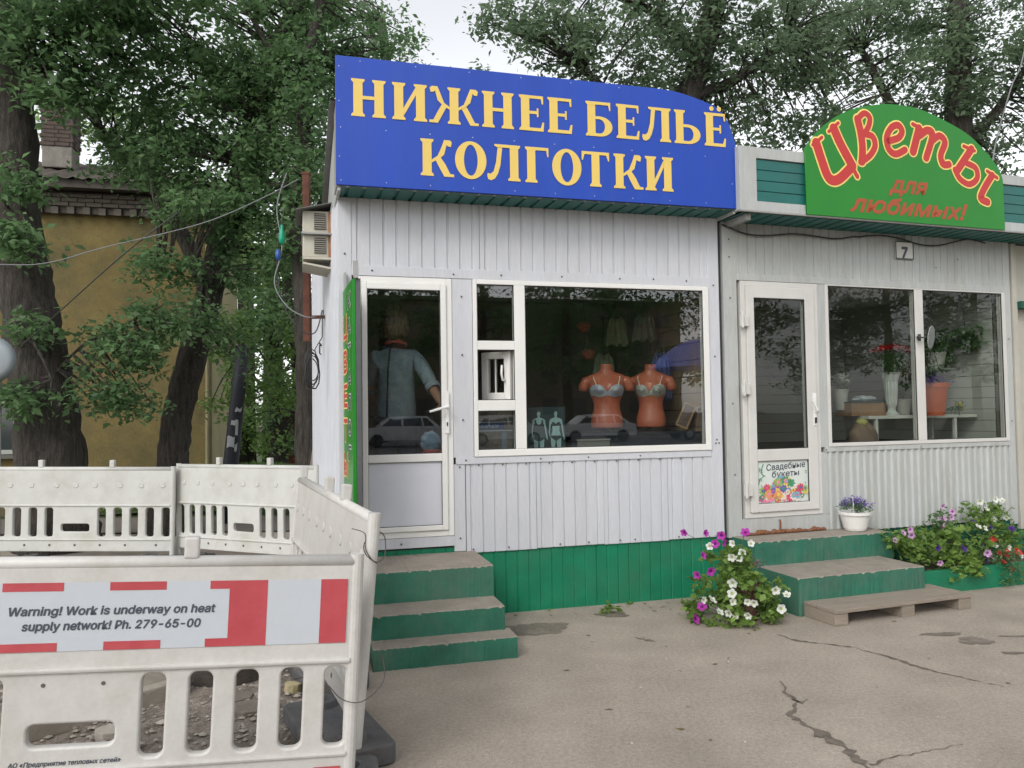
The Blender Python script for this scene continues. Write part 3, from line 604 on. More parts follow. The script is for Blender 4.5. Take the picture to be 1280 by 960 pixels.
m = MB(); m.box(.02,3.30,-.02,2.3,3.16,3.20); m.box(.02,3.30,.02,2.3,3.20,3.45); m.build('roof', mat('dark_bitumen_roof', (.05,.05,.05), .9), k2)
# fascia box over the second kiosk
m = MB(); m.box(-.035,-.0,-.352,.02,3.165,3.69); m.box(-.0,.13,-.352,-.325,3.165,3.69); m.box(.13,3.9,-.352,-.325,3.60,3.69); m.box(.13,3.9,-.352,-.325,3.165,3.245); m.box(-.0,3.9,-.325,.02,3.66,3.69)
m.build('fascia_frame', WHITE2, k2, bevel=.003)
m = MB(); m.box(.132,3.9,-.3245,-.31,3.245,3.60); m.build('fascia_backing', BLACK, k2)
for i in range(4):
    m = MB(); z = 3.247+i*.088; m.prism([(.132,z),(3.9,z),(3.9,z+.083),(.132,z+.083)], -.338-.0, -.325); o = m.build('fascia_slat', TEAL, k2, bevel=.003); o.rotation_euler = (0,0,0)
m = MB(); m.box(-.035,3.9,-.36,-.335,3.152,3.164); m.box(.05,.10,-.30,.0,3.10,3.15); m.build('fascia_bracket', GREYM, k2)
m = MB(); corr(m, 0, 3.9, 0, .335, 0, .12, .03, .012); sf = m.build('soffit', TEAL, k2); sf.rotation_euler = (R(90),0,0); sf.location = (0,.012,3.150)
m = MB(); pts = [(.0+i*.05, -.012-.004*math.sin(i), 3.12-.07*abs(math.sin(i*.052*2.2))*(1 if i < 30 else .5)-.03*math.sin(i*.31)) for i in range(60)]; m.tube(pts, .007, 6)
props(m.build('sagging_cable', BLACK), 'dark cable sagging along the wall top under the green flower sign', 'cable'); co_ = C.objects['sagging_cable']; co_.location = K2.w(0,-.02,0); co_.rotation_euler = (0,0,K2.a)

# third stall, just cut by the right edge
k3 = K2.thing('kiosk', 'beige stall wall just showing beyond the flower kiosk corner', 'kiosk', 0, 0, 0)
BEI = mat('beige_painted_metal', (.46,.44,.38), .55, .06, 3, dirt=.3, dirtcol=(.25,.22,.17))
m = MB(); m.box(3.30,3.36,-.02,.05,.35,3.14); m.build('corner_trim', BEI, k3, bevel=.003)
m = MB(); corr(m, 3.36, 6.2, .35, 3.14, .05, .16, .02, .01); m.build('wall_sheet', BEI, k3)
m = MB(); m.box(3.30,6.2,-.005,.05,.0,.35); m.build('plinth', GREEN, k3)
m = MB(); m.box(3.365,6.0,-.06,.05,2.50,2.57); m.build('green_rail', MATS['dark_green_plinth'], k3, bevel=.004)
m = MB(); m.box(3.32,6.2,.06,2.3,.0,3.3); m.build('shell', DARK, k3)

# ---- green dome sign
gs = K2.thing('sign_board', 'green dome-shaped sign with red script lettering over the flower kiosk', 'sign', 0, -.365, 3.18)
pts = [(.60,-.015),(2.80,-.015),(2.795,.44)]+smooth2([(2.785,.48),(2.74,.56),(2.61,.683),(2.406,.825),(2.117,.933),(1.834,1.004),(1.555,1.014),(1.335,.985),(1.066,.908),(.853,.789),(.695,.655),(.60,.535)],4)
me = curve_plate(pts, [], .014, .0015); me.materials.append(SGREEN); link('board', me, gs)
S = [([(.711,3.773),(.764,3.629),(.816,3.506),(.874,3.468),(.953,3.496),(1.074,3.603)],.084),([(.895,3.915),(.963,3.787),(1.08,3.61)],.084),([(1.069,3.613),(1.129,3.521)],.04),([(.674,3.753),(.771,3.826)],.028),([(.842,3.882),(.944,3.967)],.028),
([(1.148,4.021),(1.178,3.905),(1.192,3.776),(1.182,3.656)],.072),([(1.148,4.021),(1.219,4.079),(1.277,4.05),(1.266,3.975),(1.218,3.905)],.052),([(1.218,3.898),(1.303,3.885),(1.327,3.806),(1.27,3.718),(1.168,3.65)],.056),
([(1.481,3.865),(1.585,3.901),(1.628,3.961),(1.589,4.013),(1.511,3.983),(1.455,3.889),(1.476,3.792),(1.551,3.755),(1.655,3.802)],.060),
([(1.821,4.01),(1.747,3.795)],.076),([(1.829,3.948),(1.917,4.002),(1.972,3.962),(1.892,3.752)],.068),([(1.97,3.917),(2.053,3.966),(2.114,3.913),(2.06,3.79),(2.085,3.713),(2.152,3.717)],.064),([(1.752,4.041),(1.841,4.012)],.036),
([(2.424,3.881),(2.243,3.666)],.072),([(2.364,3.745),(2.467,3.708),(2.478,3.617),(2.385,3.556),(2.275,3.595),(2.22,3.675)],.056),([(2.661,3.659),(2.564,3.536),(2.514,3.44),(2.594,3.407)],.068),([(2.33,3.899),(2.459,3.868)],.032),([(2.602,3.694),(2.721,3.641)],.032)]
GRP = [(0,5),(5,8),(8,9),(9,13),(13,18)]
for a, b in GRP:
    mo, mi_ = MB(), MB()
    for i in range(a, b):
        p, wd = S[i]; p = [(x, z-3.18) for x, z in p]
        for mm, w2, y in ((mo, wd+.028, -.0085-.0002*(i%9)), (mi_, wd, -.0108-.0002*(i%9))):
            vs, fs = strip(p, w2); mm.add([(v.x, y, v.y) for v in vs], fs)
    lt = mi_.build('letter', SRED, gs); mo.build('letter_outline', mat('yellow_letter_outline', (.85,.62,.18), .4), lt)
text('lettering', 'для', .27, SRED2, gs, (1.675,-.0085,3.42-3.18), width=.43, shear=.32, bold=.008)
text('lettering', 'любимых!', .27, SRED2, gs, (1.68,-.0085,3.225-3.18), width=1.30, shear=.32, bold=.008)
# number plate
np_ = K2.thing('number_plate', 'small white house number plate reading 7 above the flower shop window', 'number plate', 1.973, -.012, 3.0)
m = MB(); m.box(-.105,.105,-.008,0,-.08,.085); m.build('plate', PVC2, np_)
m = MB(); m.frame(-.105,.105,-.08,.085,.008,-.011,-.008); m.build('border', mat('dark_green_border', (.02,.05,.035), .5), np_)
m = MB(); m.box(-.02,-.008,-.004,.0,.085,.15); m.box(.012,.02,-.004,.0,.085,.15); m.build('hanger', GREYM, np_)
text('numeral', '7', .185, INK, np_, (0,-.0095,-.065), bold=.008)
# wedding bouquet print on the lower door panel
pr = link('door_print', bpy.data.meshes.new('door_print'), d2)
m = MB(); rnd = random.Random(3); cols = [(.62,.06,.12),(.75,.25,.35),(.70,.30,.12),(.15,.40,.50),(.30,.42,.12),(.60,.12,.30),(.72,.55,.12),(.12,.12,.40),(.75,.65,.60),(.06,.28,.14)]
pm = [mat('print_colour_%s' % 'abcdefghij'[i], c, .5, .06) for i, c in enumerate(cols)]
k = 0
def fl(cx, cz, r, c1, c2, n=7):
    global k; y = -.0105-.00012*k; k += 1
    for j in range(n):
        a = 2*math.pi*j/n; q = [(cx+r*.25*math.cos(a-.9), cz+r*.25*math.sin(a-.9)), (cx+r*.9*math.cos(a-.32), cz+r*.9*math.sin(a-.32)), (cx+r*math.cos(a), cz+r*math.sin(a)), (cx+r*.9*math.cos(a+.32), cz+r*.9*math.sin(a+.32)), (cx+r*.25*math.cos(a+.9), cz+r*.25*math.sin(a+.9))]
        m.flat(q, y, c1)
    y2 = y-.00006; m.flat([(cx+r*.38*math.cos(i*.785), cz+r*.38*math.sin(i*.785)) for i in range(8)], y2, c2)
for i in range(84):
    x = rnd.uniform(.340,.795); top = .86+.09*math.exp(-((x-.57)/.14)**2); z = rnd.uniform(.778, top)
    fl(x, z, rnd.uniform(.020,.044), rnd.randrange(10), rnd.randrange(10))
m.tube([(.37,-.0125,1.08),(.352,-.0125,1.04),(.355,-.0125,.99),(.385,-.0125,.975)], .004, 5, 9); m.tube([(.37,-.0125,.975),(.33,-.0125,.95),(.318,-.0125,.90)], .003, 5, 9)
for i in range(14): fl(rnd.choice((.325,.34,.79,.80)), rnd.uniform(.86,1.05), .008, 9, 9, 4)
h = m.build('tmp', pm, None); pr.data = h.data; bpy.data.objects.remove(h); pr['kind'] = 'stuff'
text('print_lettering', 'Свадебные', .105, INK, d2, (.60,-.0112,1.030), width=.40, shear=.1, bold=.0012, rot=(0,R(-3),0))
text('print_lettering', 'букеты', .105, INK, d2, (.595,-.0113,.965), width=.28, shear=.1, bold=.0012, rot=(0,R(-2),0))

# steps, landing of the second kiosk
s2 = K2.thing('entrance_steps', 'two green steps with dusty treads below the flower kiosk door', 'steps', 0, 0, 0)
rough_block(.075,1.28,-.80,-.30,-.005,.285, s2); rough_block(.045,1.44,-.315,.0,-.005,.482, s2)
pl = K2.thing('wooden_pallet', 'low weathered grey wooden pallet used as the bottom step', 'pallet', .78, -.90, 0, R(1.5))
for y0, y1, zz in ((-.205,-.010,.115),(.002,.195,.112)):
    m = MB(); m.box(-.655,.655,y0,y1,.088,zz); m.build('board', WOODG, pl, bevel=.004)
for x0 in (-.652,-.03,.532):
    m = MB(); m.box(x0,x0+.12,-.195,.19,0,.0875); m.build('bearer', WOODG, pl, bevel=.006)
# planter bed edging
bd = K2.thing('planter_box', 'long low green planter edging full of petunias along the flower kiosk', 'planter', 0, 0, 0)
m = MB(); m.box(1.47,4.2,-.62,-.58,-.005,.19); m.box(1.47,1.50,-.58,-.02,-.005,.19); m.build('edging', GREEN, bd, bevel=.005)
m = MB(); m.box(1.50,4.2,-.58,-.02,.0,.15); m.build('soil', SOIL, bd)

# ---------------------------------------------------------------- plastic barriers round the dug-up ground
def barrier(name, label, L_, org, ex, ez, sticker=False, nslot=5, pm=PLAST, plain=True, hgt=.86, knobs=None, group=None):
    """panel from its top right corner: x runs 0..-L, z runs 0..-hgt; Empty at the foot of that corner"""
    ex = Vector(ex).normalized(); ez = Vector(ez); ez = (ez-ex*ez.dot(ex)).normalized(); ny = ez.cross(ex)
    Mx = Matrix((ex, ny, ez)).transposed().to_4x4(); base = Vector(org)-ez*.95; Mx.translation = base
    t = bpy.data.objects.new(name, None); C.objects.link(t); t.matrix_world = Mx; props(t, label, 'barrier', group)
    Z = .95; k = L_/2.0
    holes = []
    for i in range(nslot):
        for sgn in (0, 1):
            a = .012+i*.166; b = a+.102; a, b = a*k, b*k
            if sgn: a, b = L_-b, L_-a
            holes.append(rrect(-b, -a, Z-.722, Z-.398, min(.038,(b-a)*.45)))
    holes.append(rrect(-L_/2-.155*k, -L_/2+.155*k, Z-.668, Z-.567, .035))
    me = curve_plate(rrect(-L_, -0.0, Z-hgt, Z, .015, 3), holes, .042, .009); me.materials.append(pm); link('panel', me, t)
    # bars across the slots are slightly proud ribs; ledges above and below them; rounded top rail
    m = MB(); m.tube([(-L_,0,Z),(0,0,Z)], .026, 12); m.build('top_rail', pm, t, smooth=True)
    m = MB(); m.box(-L_+.01, -.01, -.034, .034, Z-.392, Z-.372); m.box(-L_+.01, -.01, -.032, .032, Z-.752, Z-.734); m.build('ledge', pm, t, bevel=.008)
    for x in (-.0, -L_):
        m = MB(); m.tube([(x,0,Z+.03),(x,0,Z-.5),(x,0,-.0)], [.027,.028,.027], 14); m.build('end_post', pm, t, smooth=False)
    for f in (knobs or (.315, .685)):
        m = MB(); m.box(-L_*f-.026,-L_*f+.026,-.024,.024,Z+.018,Z+.098); m.build('lug', pm, t, bevel=.008)
    if plain:
        for f in ([.05,.16,.27,.40,.50,.60,.73,.84,.95]):
            m = MB(); m.lathe([(.030,-.001),(.026,.003),(.016,.0005),(.001,.0002)], 16); o = m.build('dimple', pm, t, smooth=True); o.location = (-L_*f, -.022, Z-.17); o.rotation_euler = (R(90),0,0)
        for f in (.08,.24,.37,.5,.63,.76,.92):
            m = MB(); m.lathe([(.013,0),(.012,.002),(.001,.002)], 12); o = m.build('drain_hole', mat('grimy_hole', (.10,.09,.08), .8), t); o.location = (-L_*f, -.0215, Z-.80); o.rotation_euler = (R(90),0,0)
    if sticker:
        y = -.0225; z0, z1 = Z-.314, Z-.066
        m = MB(); m.box(-1.95,-.030,y-.0012,y,z0,z1); m.build('sticker', STW, t)
        red = [('b',.032,.135)]
        m = MB(); m.box(-.135,-.032,y-.0022,y-.0013,z0,z1); m.build('red_stripe', STR, t)
        m = MB(); m.prism([(-.335,z0),(-.335,z1),(-.545,z1),(-.545,z1-.031),(-.475,z1-.031),(-.475,z0+.031),(-.555,z0+.031),(-.555,z0)], y-.0022, y-.0013); m.build('red_stripe', STR, t)
        for a, b in ((.70,.895),(1.05,1.25),(1.40,1.60)):
            m = MB(); m.box(-b,-a,y-.0022,y-.0013,z1-.031,z1); m.build('red_stripe', STR, t)
            m = MB(); m.box(-b-.012,-a-.012,y-.0022,y-.0013,z0,z0+.031); m.build('red_stripe', STR, t)
        text('lettering', 'Warning! Work is underway on heat', .058, INK, t, (-.878,y-.0026,Z-.183), width=.70, shear=.16, bold=.0016)
        text('lettering', 'supply network! Ph. 279-65-00', .058, INK, t, (-.878,y-.0026,Z-.237), width=.605, shear=.16, bold=.0016)
        text('lettering', 'АО «Предприятие тепловых сетей»', .033, INK, t, (-1.013,-.0225,Z-.722), width=.372, shear=.2, bold=.0006)
        m = MB(); m.box(-.135,-.032,y-.0022,y-.0013,Z-.845,Z-.79); m.build('red_stripe', STR, t)
        for a in (-1.10, -.90):
            m = MB(); m.lathe([(.008,0),(.007,.002),(.001,.002)], 10); o = m.build('screw_hole', MATS.get('grimy_hole') or mat('grimy_hole', (.10,.09,.08), .8), t); o.location = (a,-.0215,Z-.435); o.rotation_euler = (R(90),0,0)
    return t
G_B = 'white plastic barriers round the dug-up ground'
yw, rl = .239, .05
ex = Vector((math.cos(yw)*math.cos(rl), math.sin(yw)*math.cos(rl), -math.sin(rl)))
ezf = ex.cross(Vector((-math.sin(yw), math.cos(yw), 0)))
barrier('barrier_panel', 'nearest white plastic barrier with the red striped heat network warning sticker', 2.0, (-.631,3.177,.966), ex, ezf, sticker=True, plain=False, knobs=(.31,.69), group=G_B)
yw, rl, tl_ = -1.158, .014, .14
ex = Vector((math.cos(yw)*math.cos(rl), math.sin(yw)*math.cos(rl), -math.sin(rl))); nr = Vector((-math.sin(yw), math.cos(yw), 0)); ez = ex.cross(nr)
ez = ez*math.cos(tl_) - nr*math.sin(tl_)
SIDE = (-.598,3.39,1.10)
barrier('barrier_panel', 'leaning side barrier panel running back beside the green steps', 2.0, SIDE, ex, Vector((.055,.10,1)), nslot=5, group=G_B, knobs=(.30,.52,.96))
barrier('barrier_panel', 'far left barrier panel standing in front of the two tree trunks', 2.05, (-3.62,8.42,1.0), (1,.0,-.015), (0,0,1), pm=PLAST2, group=G_B)
barrier('barrier_panel', 'far barrier panel angled towards the kiosk side wall', 1.85, (-1.925,7.735,1.035), (math.cos(R(-25)),math.sin(R(-25)),.005), (0,0,1), pm=PLAST2, group=G_B)
def foot(loc, rz, label):
    t = thing('rubber_foot', label, 'barrier foot', loc, rz, 'dark rubber feet under the barriers')
    m = MB(); w_, h_ = .36, .165
    me = curve_plate(rrect(-w_, w_, -h_, h_, .03), [[(cx+r*math.cos(a), cy_+r*math.sin(a)) for a in [i*math.pi/6 for i in range(12)]] for cx, cy_, r in ((0,.1,.03),(.12,-.1,.025),(-.12,-.1,.025))], .09, .012)
    me.transform(Matrix.Rotation(-math.pi/2, 4, 'X')); me.materials.append(DGREY); o = link('slab', me, t); o.location = (0,0,.048)
    m.lathe([(.075,0),(.07,.035),(.045,.04),(.042,.01),(.001,.01)], 16, (.25,0,.09)); m.build('socket', DGREY, t); m = MB(); m.lathe([(.075,0),(.07,.035),(.045,.04),(.042,.01),(.001,.01)], 16, (-.25,0,.09)); m.build('socket', DGREY, t)
    return t
foot((-.86,3.80,.0), R(-62), 'dark rubber foot sticking out beside the lower end of the leaning barrier')
foot((-.93,3.20,.0), R(12), 'dark rubber foot under the right end of the nearest barrier')
foot((-1.15,4.75,.0), R(-62), 'dark rubber foot under the middle of the leaning barrier')
foot((-3.55,8.3,.0), R(5), 'dark rubber foot where the two far barriers meet')
foot((-5.35,8.35,.0), R(5), 'dark rubber foot under the left end of the far left barrier')
# wire ties
WIRE = mat('thin_dark_wire', (.06,.05,.045), .5)
def wire(name, label, pts, r, matl, cat='wire', n=6, sm=True):
    m = MB(); m.tube([p for p in (smooth3(pts) if sm else pts)], r, n); return props(m.build(name, matl, None, smooth=True), label, cat)
def smooth3(pts, n=6):
    P = [Vector(p) for p in pts]; Q = []
    for i in range(len(P)-1):
        p0 = P[max(i-1,0)]; p1 = P[i]; p2 = P[i+1]; p3 = P[min(i+2,len(P)-1)]
        for k in range(n):
            t = k/n; Q.append(.5*((2*p1)+(p2-p0)*t+(2*p0-5*p1+4*p2-p3)*t*t+(3*p1-p0-3*p2+p3)*t**3))
    return Q+[P[-1]]
cx, cy_ = -.60, 3.40
wire('tie_wire', 'thin wire tied round the top of the leaning barrier post', [(cx-.10,cy_+.02,1.06),(cx-.04,cy_+.0,1.04),(cx-.03,cy_-.04,.98),(cx+.01,cy_-.05,.93),(cx+.045,cy_-.02,.945),(cx+.04,cy_+.03,1.02),(cx,cy_+.05,1.04),(cx-.045,cy_+.02,1.0),(cx-.03,cy_-.04,.96),(cx+.02,cy_-.045,.92)], .0022, WIRE)
wire('tie_wire', 'thin wire looped between the barrier slot and the corner posts', [(-.92,3.30,.46),(-.82,3.22,.50),(-.74,3.12,.50),(-.68,3.12,.44),(-.60,3.13,.43),(-.53,3.2,.49),(-.57,3.36,.56)], .002, WIRE)

# ---------------------------------------------------------------- things on the kiosk's left side
ac = K1.thing('air_conditioner', 'old beige window air conditioner boxes under a tin hood on the kiosk side', 'air conditioner', -1.27, .55, 2.75)
ACM = mat('aged_beige_metal', (.48,.46,.38), .5, .05, 5, dirt=.3, dirtcol=(.28,.2,.13))
for z0, z1 in ((.08,.255),(.275,.455)):
    m = MB(); m.box(-.225,-.022,.02,.45,z0,z1); b = m.build('case', ACM, ac, bevel=.006)
    m = MB(); m.box(-.135,-.045,.012,.0205,z0+.03,z1-.02); m.build('louvre_recess', BLACK, b)
    for i in range(7):
        z = z0+.034+i*(z1-z0-.055)/7; m = MB(); m.box(-.135,-.045,.004,.012,z,z+.009); o = m.build('louvre_slat', mat('beige_grey_slat', (.22,.21,.17), .5), b)
m = MB(); m.box(-.022,-.0,.01,.45,.08,.455); m.build('rusty_edge', mat('orange_rust', (.34,.13,.05), .85, .5, 20, col2=None, dirt=.5, dirtcol=(.45,.42,.36)), ac)
m = MB(); m.box(-.235,.0,-.03,.46,.257,.271); m.build('shelf', GREYM, ac)
m = MB(); m.add([(-.28,-.06,.44),(0,-.06,.505),(0,.52,.505),(-.28,.52,.44),(-.28,-.06,.447),(0,-.06,.512),(0,.52,.512),(-.28,.52,.447)], [(0,1,2,3),(4,7,6,5),(0,4,5,1),(1,5,6,2),(2,6,7,3),(3,7,4,0)]); m.build('hood', mat('dull_tin', (.12,.12,.115), .6, .2), ac)
m = MB(); m.box(-.225,0,-.0,.4,.058,.076); m.add([(-.225,.0,.02),(0,.0,-.02),(0,.4,-.02),(-.225,.4,.02),(-.225,.0,.034),(0,.0,-.004),(0,.4,-.004),(-.225,.4,.034)], [(0,1,2,3),(4,7,6,5),(0,4,5,1),(1,5,6,2),(2,6,7,3),(3,7,4,0)]); m.build('bracket', ACM, ac)
p = K1.w(-1.30, 1.15)
pole = thing('rusty_post', 'rusty brown steel post on the side wall behind the air conditioner', 'post', (p.x-.16, p.y, 0), 0)
m = MB(); m.box(-.03,.03,-.03,.03,2.2,3.68); m.box(.03,.20,-.012,.012,2.4,2.43); m.box(.03,.20,-.012,.012,3.0,3.03); m.build('post', RUST, pole, bevel=.005); m = MB(); m.box(-.034,.034,-.034,.034,3.68,3.70); m.build('post_cap', RUST, pole)
# cable bundles
CABW = mat('grey_cable', (.17,.18,.18), .5)
K = lambda u,d,z: tuple(K1.w(u,d,z))
rs = random.Random(5)
coil = []
for i in range(70):
    a = i*.55; s_ = 1+.12*math.sin(i*.4); coil.append(K(-1.42+.055*s_*math.cos(a+.3*math.sin(i*.21)), .80+.05*s_*math.cos(a), 1.93+.165*s_*math.sin(a)*(.8+.2*math.cos(i*.21))))
m = MB(); m.tube([K(-1.33,.72,2.42),K(-1.34,.74,2.34),K(-1.34,.78,2.2),K(-1.40,.80,2.10)]+coil, .0045, 6)
m.tube([K(-1.345,.80,2.13),K(-1.36,.76,2.15),K(-1.36,.84,2.07),K(-1.35,.80,2.06)], .006, 6)
props(m.build('coiled_cable', BLACK, None, smooth=True), 'black cable coiled up and hanging on the white side wall', 'cable')
wire('hanging_cable', 'pale cable drooping beside the rusty post to the kiosk side wall', [K(-1.62,.9,3.6),K(-1.70,.9,3.3),K(-1.66,.85,2.95),K(-1.72,.8,2.65),K(-1.62,.75,2.45),K(-1.48,.7,2.36),K(-1.40,.7,2.36)], .0055, CABW, 'cable')
wire('hanging_cable', 'dark cable sagging from the post to the coil of cable', [K(-1.64,.9,3.3),K(-1.70,.85,2.9),K(-1.66,.8,2.5),K(-1.52,.72,2.26),K(-1.40,.70,2.23),K(-1.34,.72,2.42)], .005, BLACK, 'cable')
m = MB(); m.lathe([(.005,0),(.022,.01),(.028,.05),(.022,.10),(.012,.13),(.012,.16),(.001,.165)], 12); o = m.build('cable_plug', mat('green_plastic_plug', (.0,.28,.16), .4), None, smooth=True); o.location = K(-1.66,.85,2.98); props(o, 'green plastic cable plug hanging beside the air conditioner', 'plug')
m = MB(); m.lathe([(.005,0),(.02,.01),(.026,.05),(.016,.09),(.001,.095)], 12); o = m.build('cable_plug', mat('blue_plastic_plug', (.02,.08,.28), .4), None, smooth=True); o.location = K(-1.69,.83,2.84); props(o, 'small blue cable plug hanging under the green plug', 'plug')
wire('overhead_wire', 'grey overhead cable sagging from the rusty post towards the big trunk', [(-1.92,7.1,3.70),(-2.27,7.05,3.5),(-2.77,7,3.28),(-3.63,7,3.08),(-4.13,7,2.95),(-4.56,7,2.94),(-5.6,7,3.0)], .0045, CABW, 'cable')
wire('overhead_wire', 'thin wire running down the yellow house wall behind the trees', [(-3.0,7.1,3.42),(-3.6,7.2,3.02),(-5.6,9.0,2.4)], .006, BLACK, 'cable')
wire('overhead_wire', 'grey cable slanting up from the dome sign at the right edge', [(5.5,8.9,4.1),(5.62,9,4.55),(5.82,9,5.2),(6.05,9,5.9),(6.8,9.5,9)], .008, CABW, 'cable')
# side sign, edge-on beside the door
ss = thing('side_sign', 'narrow green lettered sign sticking out edge-on left of the kiosk door', 'sign', K1.w(-1.205,-.01,.80), K1.a+R(2.5))
m = MB(); m.box(-.012,.012,-.60,-.02,0,1.66); m.build('board', SGREEN, ss, bevel=.002)
m = MB(); m.box(.014,.045,-.60,-.02,-.01,1.665); m.build('frame', mat('dark_grey_metal', (.09,.095,.10), .4), ss, bevel=.003)
m = MB(); m.box(-.004,.012,-.05,.0,1.66,1.80); m.build('bracket', GREYM, ss); m = MB(); m.box(.0,.03,-.62,-.58,1.665,1.78); m.build('bracket', GREYM, ss)
ROT = (0,0,R(-90))
for i, ch in enumerate('ЦВЕТЫ'):
    z = 1.30-.245*i
    text('letter', ch, .30, SRED, ss, (-.0135,-.16,z), width=.23, bold=.006, rot=ROT)
    text('letter_outline', ch, .30, mat('yellow_letter_outline', (.85,.62,.18), .4), ss, (-.0128,-.16,z), width=.25, bold=.016, rot=ROT)
for i, ch in enumerate('КАТАЛОГ'):
    text('letter', ch, .19, INK, ss, (-.0137,-.43,1.49-.175*i), width=.15, bold=.003, rot=ROT)
    text('letter_outline', ch, .19, PVC, ss, (-.0129,-.43,1.49-.175*i), width=.16, bold=.011, rot=ROT)
m = MB(); m.add([(-.0135,-.14,.12),(-.0135,-.28,.22),(-.0135,-.28,.165),(-.0135,-.44,.165),(-.0135,-.44,.075),(-.0135,-.28,.075),(-.0135,-.28,.02)], [tuple(range(7))]); m.build('arrow', mat('dull_olive_print', (.09,.11,.06), .5), ss)
# note: the room's own upper post trim
# ---------------------------------------------------------------- yellow house, chimney, tree trunks
hs_ = HF.thing('brick_house', 'old yellow plastered brick house with grey brick cornice behind the trees', 'house', 0, 0, 0)
PLS = mat('ochre_plaster', (.085,.072,.030), .9, 0, .8, col2=(.215,.16,.05), bump=.008, bscale=10, dirt=.65, dirtcol=(.048,.050,.034), dscale=.7, speck=.12, sscale=25)
PLP = mat('pale_yellow_plaster', (.30,.26,.135), .9, .12, 1.5, bump=.005, bscale=14, dirt=.5, dirtcol=(.16,.15,.11), dscale=1.2)
BRG = mat('grey_old_brick', (.095,.085,.07), .95, .25, 3, bump=.01, bscale=14)
m = MB(); m.box(-12,-.40,0,4.7,0,4.92); m.build('wall', PLS, hs_)
m = MB(); m.box(-.398,-.29,-.035,.3,0,4.90); m.box(-.398,-.31,.3,4.7,0,4.9); m.build('corner_pilaster', PLP, hs_, bevel=.01)
m = MB(); m.tube([(-.36,-.09,4.8),(-.36,-.09,2.5),(-.36,-.09,.2)], .03, 10); m.build('downpipe', mat('painted_downpipe', (.24,.215,.12), .6, .1, 4, dirt=.4, dirtcol=(.1,.09,.06)), hs_)
m = MB(); m.box(-12,-.25,-.10,4.8,4.922,5.28); m.build('cornice', BRG, hs_)
a = MB().box(-.055,.055,-.16,-.102,0,.115).build('dentil_brick', BRG, hs_, bevel=.006); a.location = (-.1,0,4.90)
b0 = MB().box(-.12,.12,-.145,-.102,0,.062).build('cornice_brick', BRG, hs_, bevel=.006); b0.location = (-.1,0,5.03)
for i in range(1, 42): b = a.copy(); C.objects.link(b); b.location = (-.1-i*.235,0,4.90+random.uniform(-.006,.006))
for r_ in range(3):
    for i in range(40):
        if r_ == 0 and i == 0: continue
        b = b0.copy(); C.objects.link(b); b.location = (-.1-i*.25-(.12 if r_ % 2 else 0), -random.uniform(0,.02)-r_*.004, 5.03+r_*.072)
m = MB(); m.box(-12.2,.0,-.42,-.38,5.27,5.40); m.box(-12.2,.0,-.38,-.0,5.30,5.33); m.build('eave_board', mat('dark_eave_wood', (.075,.068,.058), .9), hs_)
m = MB(); xs = [-12.3+i*.075 for i in range(165)]; n = len(xs)
vs = [(x, -.50, 5.40+.022*math.sin(i*1.9)) for i, x in enumerate(xs)]+[(x-.0 if x < -2 else x-(x+2)*.9, 2.6, 6.55+.022*math.sin(i*1.9)) for i, x in enumerate(xs)]
m.add(vs, [(i,i+1,n+i+1,n+i) for i in range(n-1)]); RF = mat('mossy_slate_roof', (.075,.06,.048), .95, .35, 2, bump=.02, bscale=8)
m.add([(.0,-.5,5.385),(.0,5.1,5.385),(-1.8,2.6,6.54)], [(0,1,2)]); m.add([(.0,5.1,5.385),(-12.3,5.1,5.385),(-12.3,2.6,6.54),(-1.8,2.6,6.54)], [(0,1,2,3)]); m.build('roof', RF, hs_)
ch = MB(); ch.box(-.24,.24,-.24,.24,.0,.38); cp = HF.thing('chimney', 'grey brick chimney with crumbling mortar on the old house roof', 'chimney', -2.95, 1.1, 5.95)
ch.build('plastered_base', mat('mortar_grey', (.20,.185,.16), .95, .25, 6, bump=.02, bscale=10), cp, bevel=.02)
bk = MB().box(-.115,.115,-.06,.06,0,.062).build('brick', mat('dull_red_grey_brick', (.075,.055,.046), .95, .3, 4, bump=.006), cp, bevel=.006); first = True
CB = bk.data; bpy.data.objects.remove(bk)
for r_ in range(14):
    wd = .20 if r_ < 11 else .225
    for s_, (dx, dy, rz) in enumerate([(-.12,-wd,0),(.12,-wd,0),(-.12,wd,0),(.12,wd,0),(-wd,0,1),(wd,0,1)]):
        o = link('brick', CB, cp); sh = .06 if r_ % 2 else -.0
        o.location = (dx+(sh if not rz else 0)-.03*(not rz), dy+(sh-.03 if rz else 0), .38+r_*.072); o.rotation_euler = (0,0,math.pi/2*rz+random.uniform(-.03,.03))
m = MB(); m.box(-.248,.248,-.248,.248,.38,1.36); m.build('mortar_core', mat('dark_old_mortar', (.07,.062,.052), .95, .2, 6), cp)
wn = MB(); wn.frame(-4.35,-3.22,1.00,1.84,.07,-.06,.03); wn.box(-3.82,-3.76,-.055,.02,1.07,1.77); wf = wn.build('window', mat('old_white_window_paint', (.33,.34,.31), .6, .1), hs_, bevel=.006)
m = MB(); m.box(-4.28,-3.82,-.02,-.014,1.07,1.77); m.box(-3.76,-3.29,-.02,-.014,1.07,1.77); m.build('pane', mat('dark_old_glass', (.02,.03,.03), .08, spec=.6), wf)
m = MB(); m.box(-4.45,-3.15,-.14,0,.93,.99); m.build('window_sill', mat('grimy_sill', (.10,.10,.085), .8), hs_, bevel=.006)
dsh = thing('dish_antenna', 'round pale grey dish half hidden at the left photo edge by the big trunk', 'dish antenna', (-5.69, 8.6, 1.97), R(10))
m = MB(); n_ = 28; prof = [(.001,.05),(.10,.045),(.18,.03),(.25,.0),(.255,.003),(.18,.036),(.10,.052),(.001,.057)]
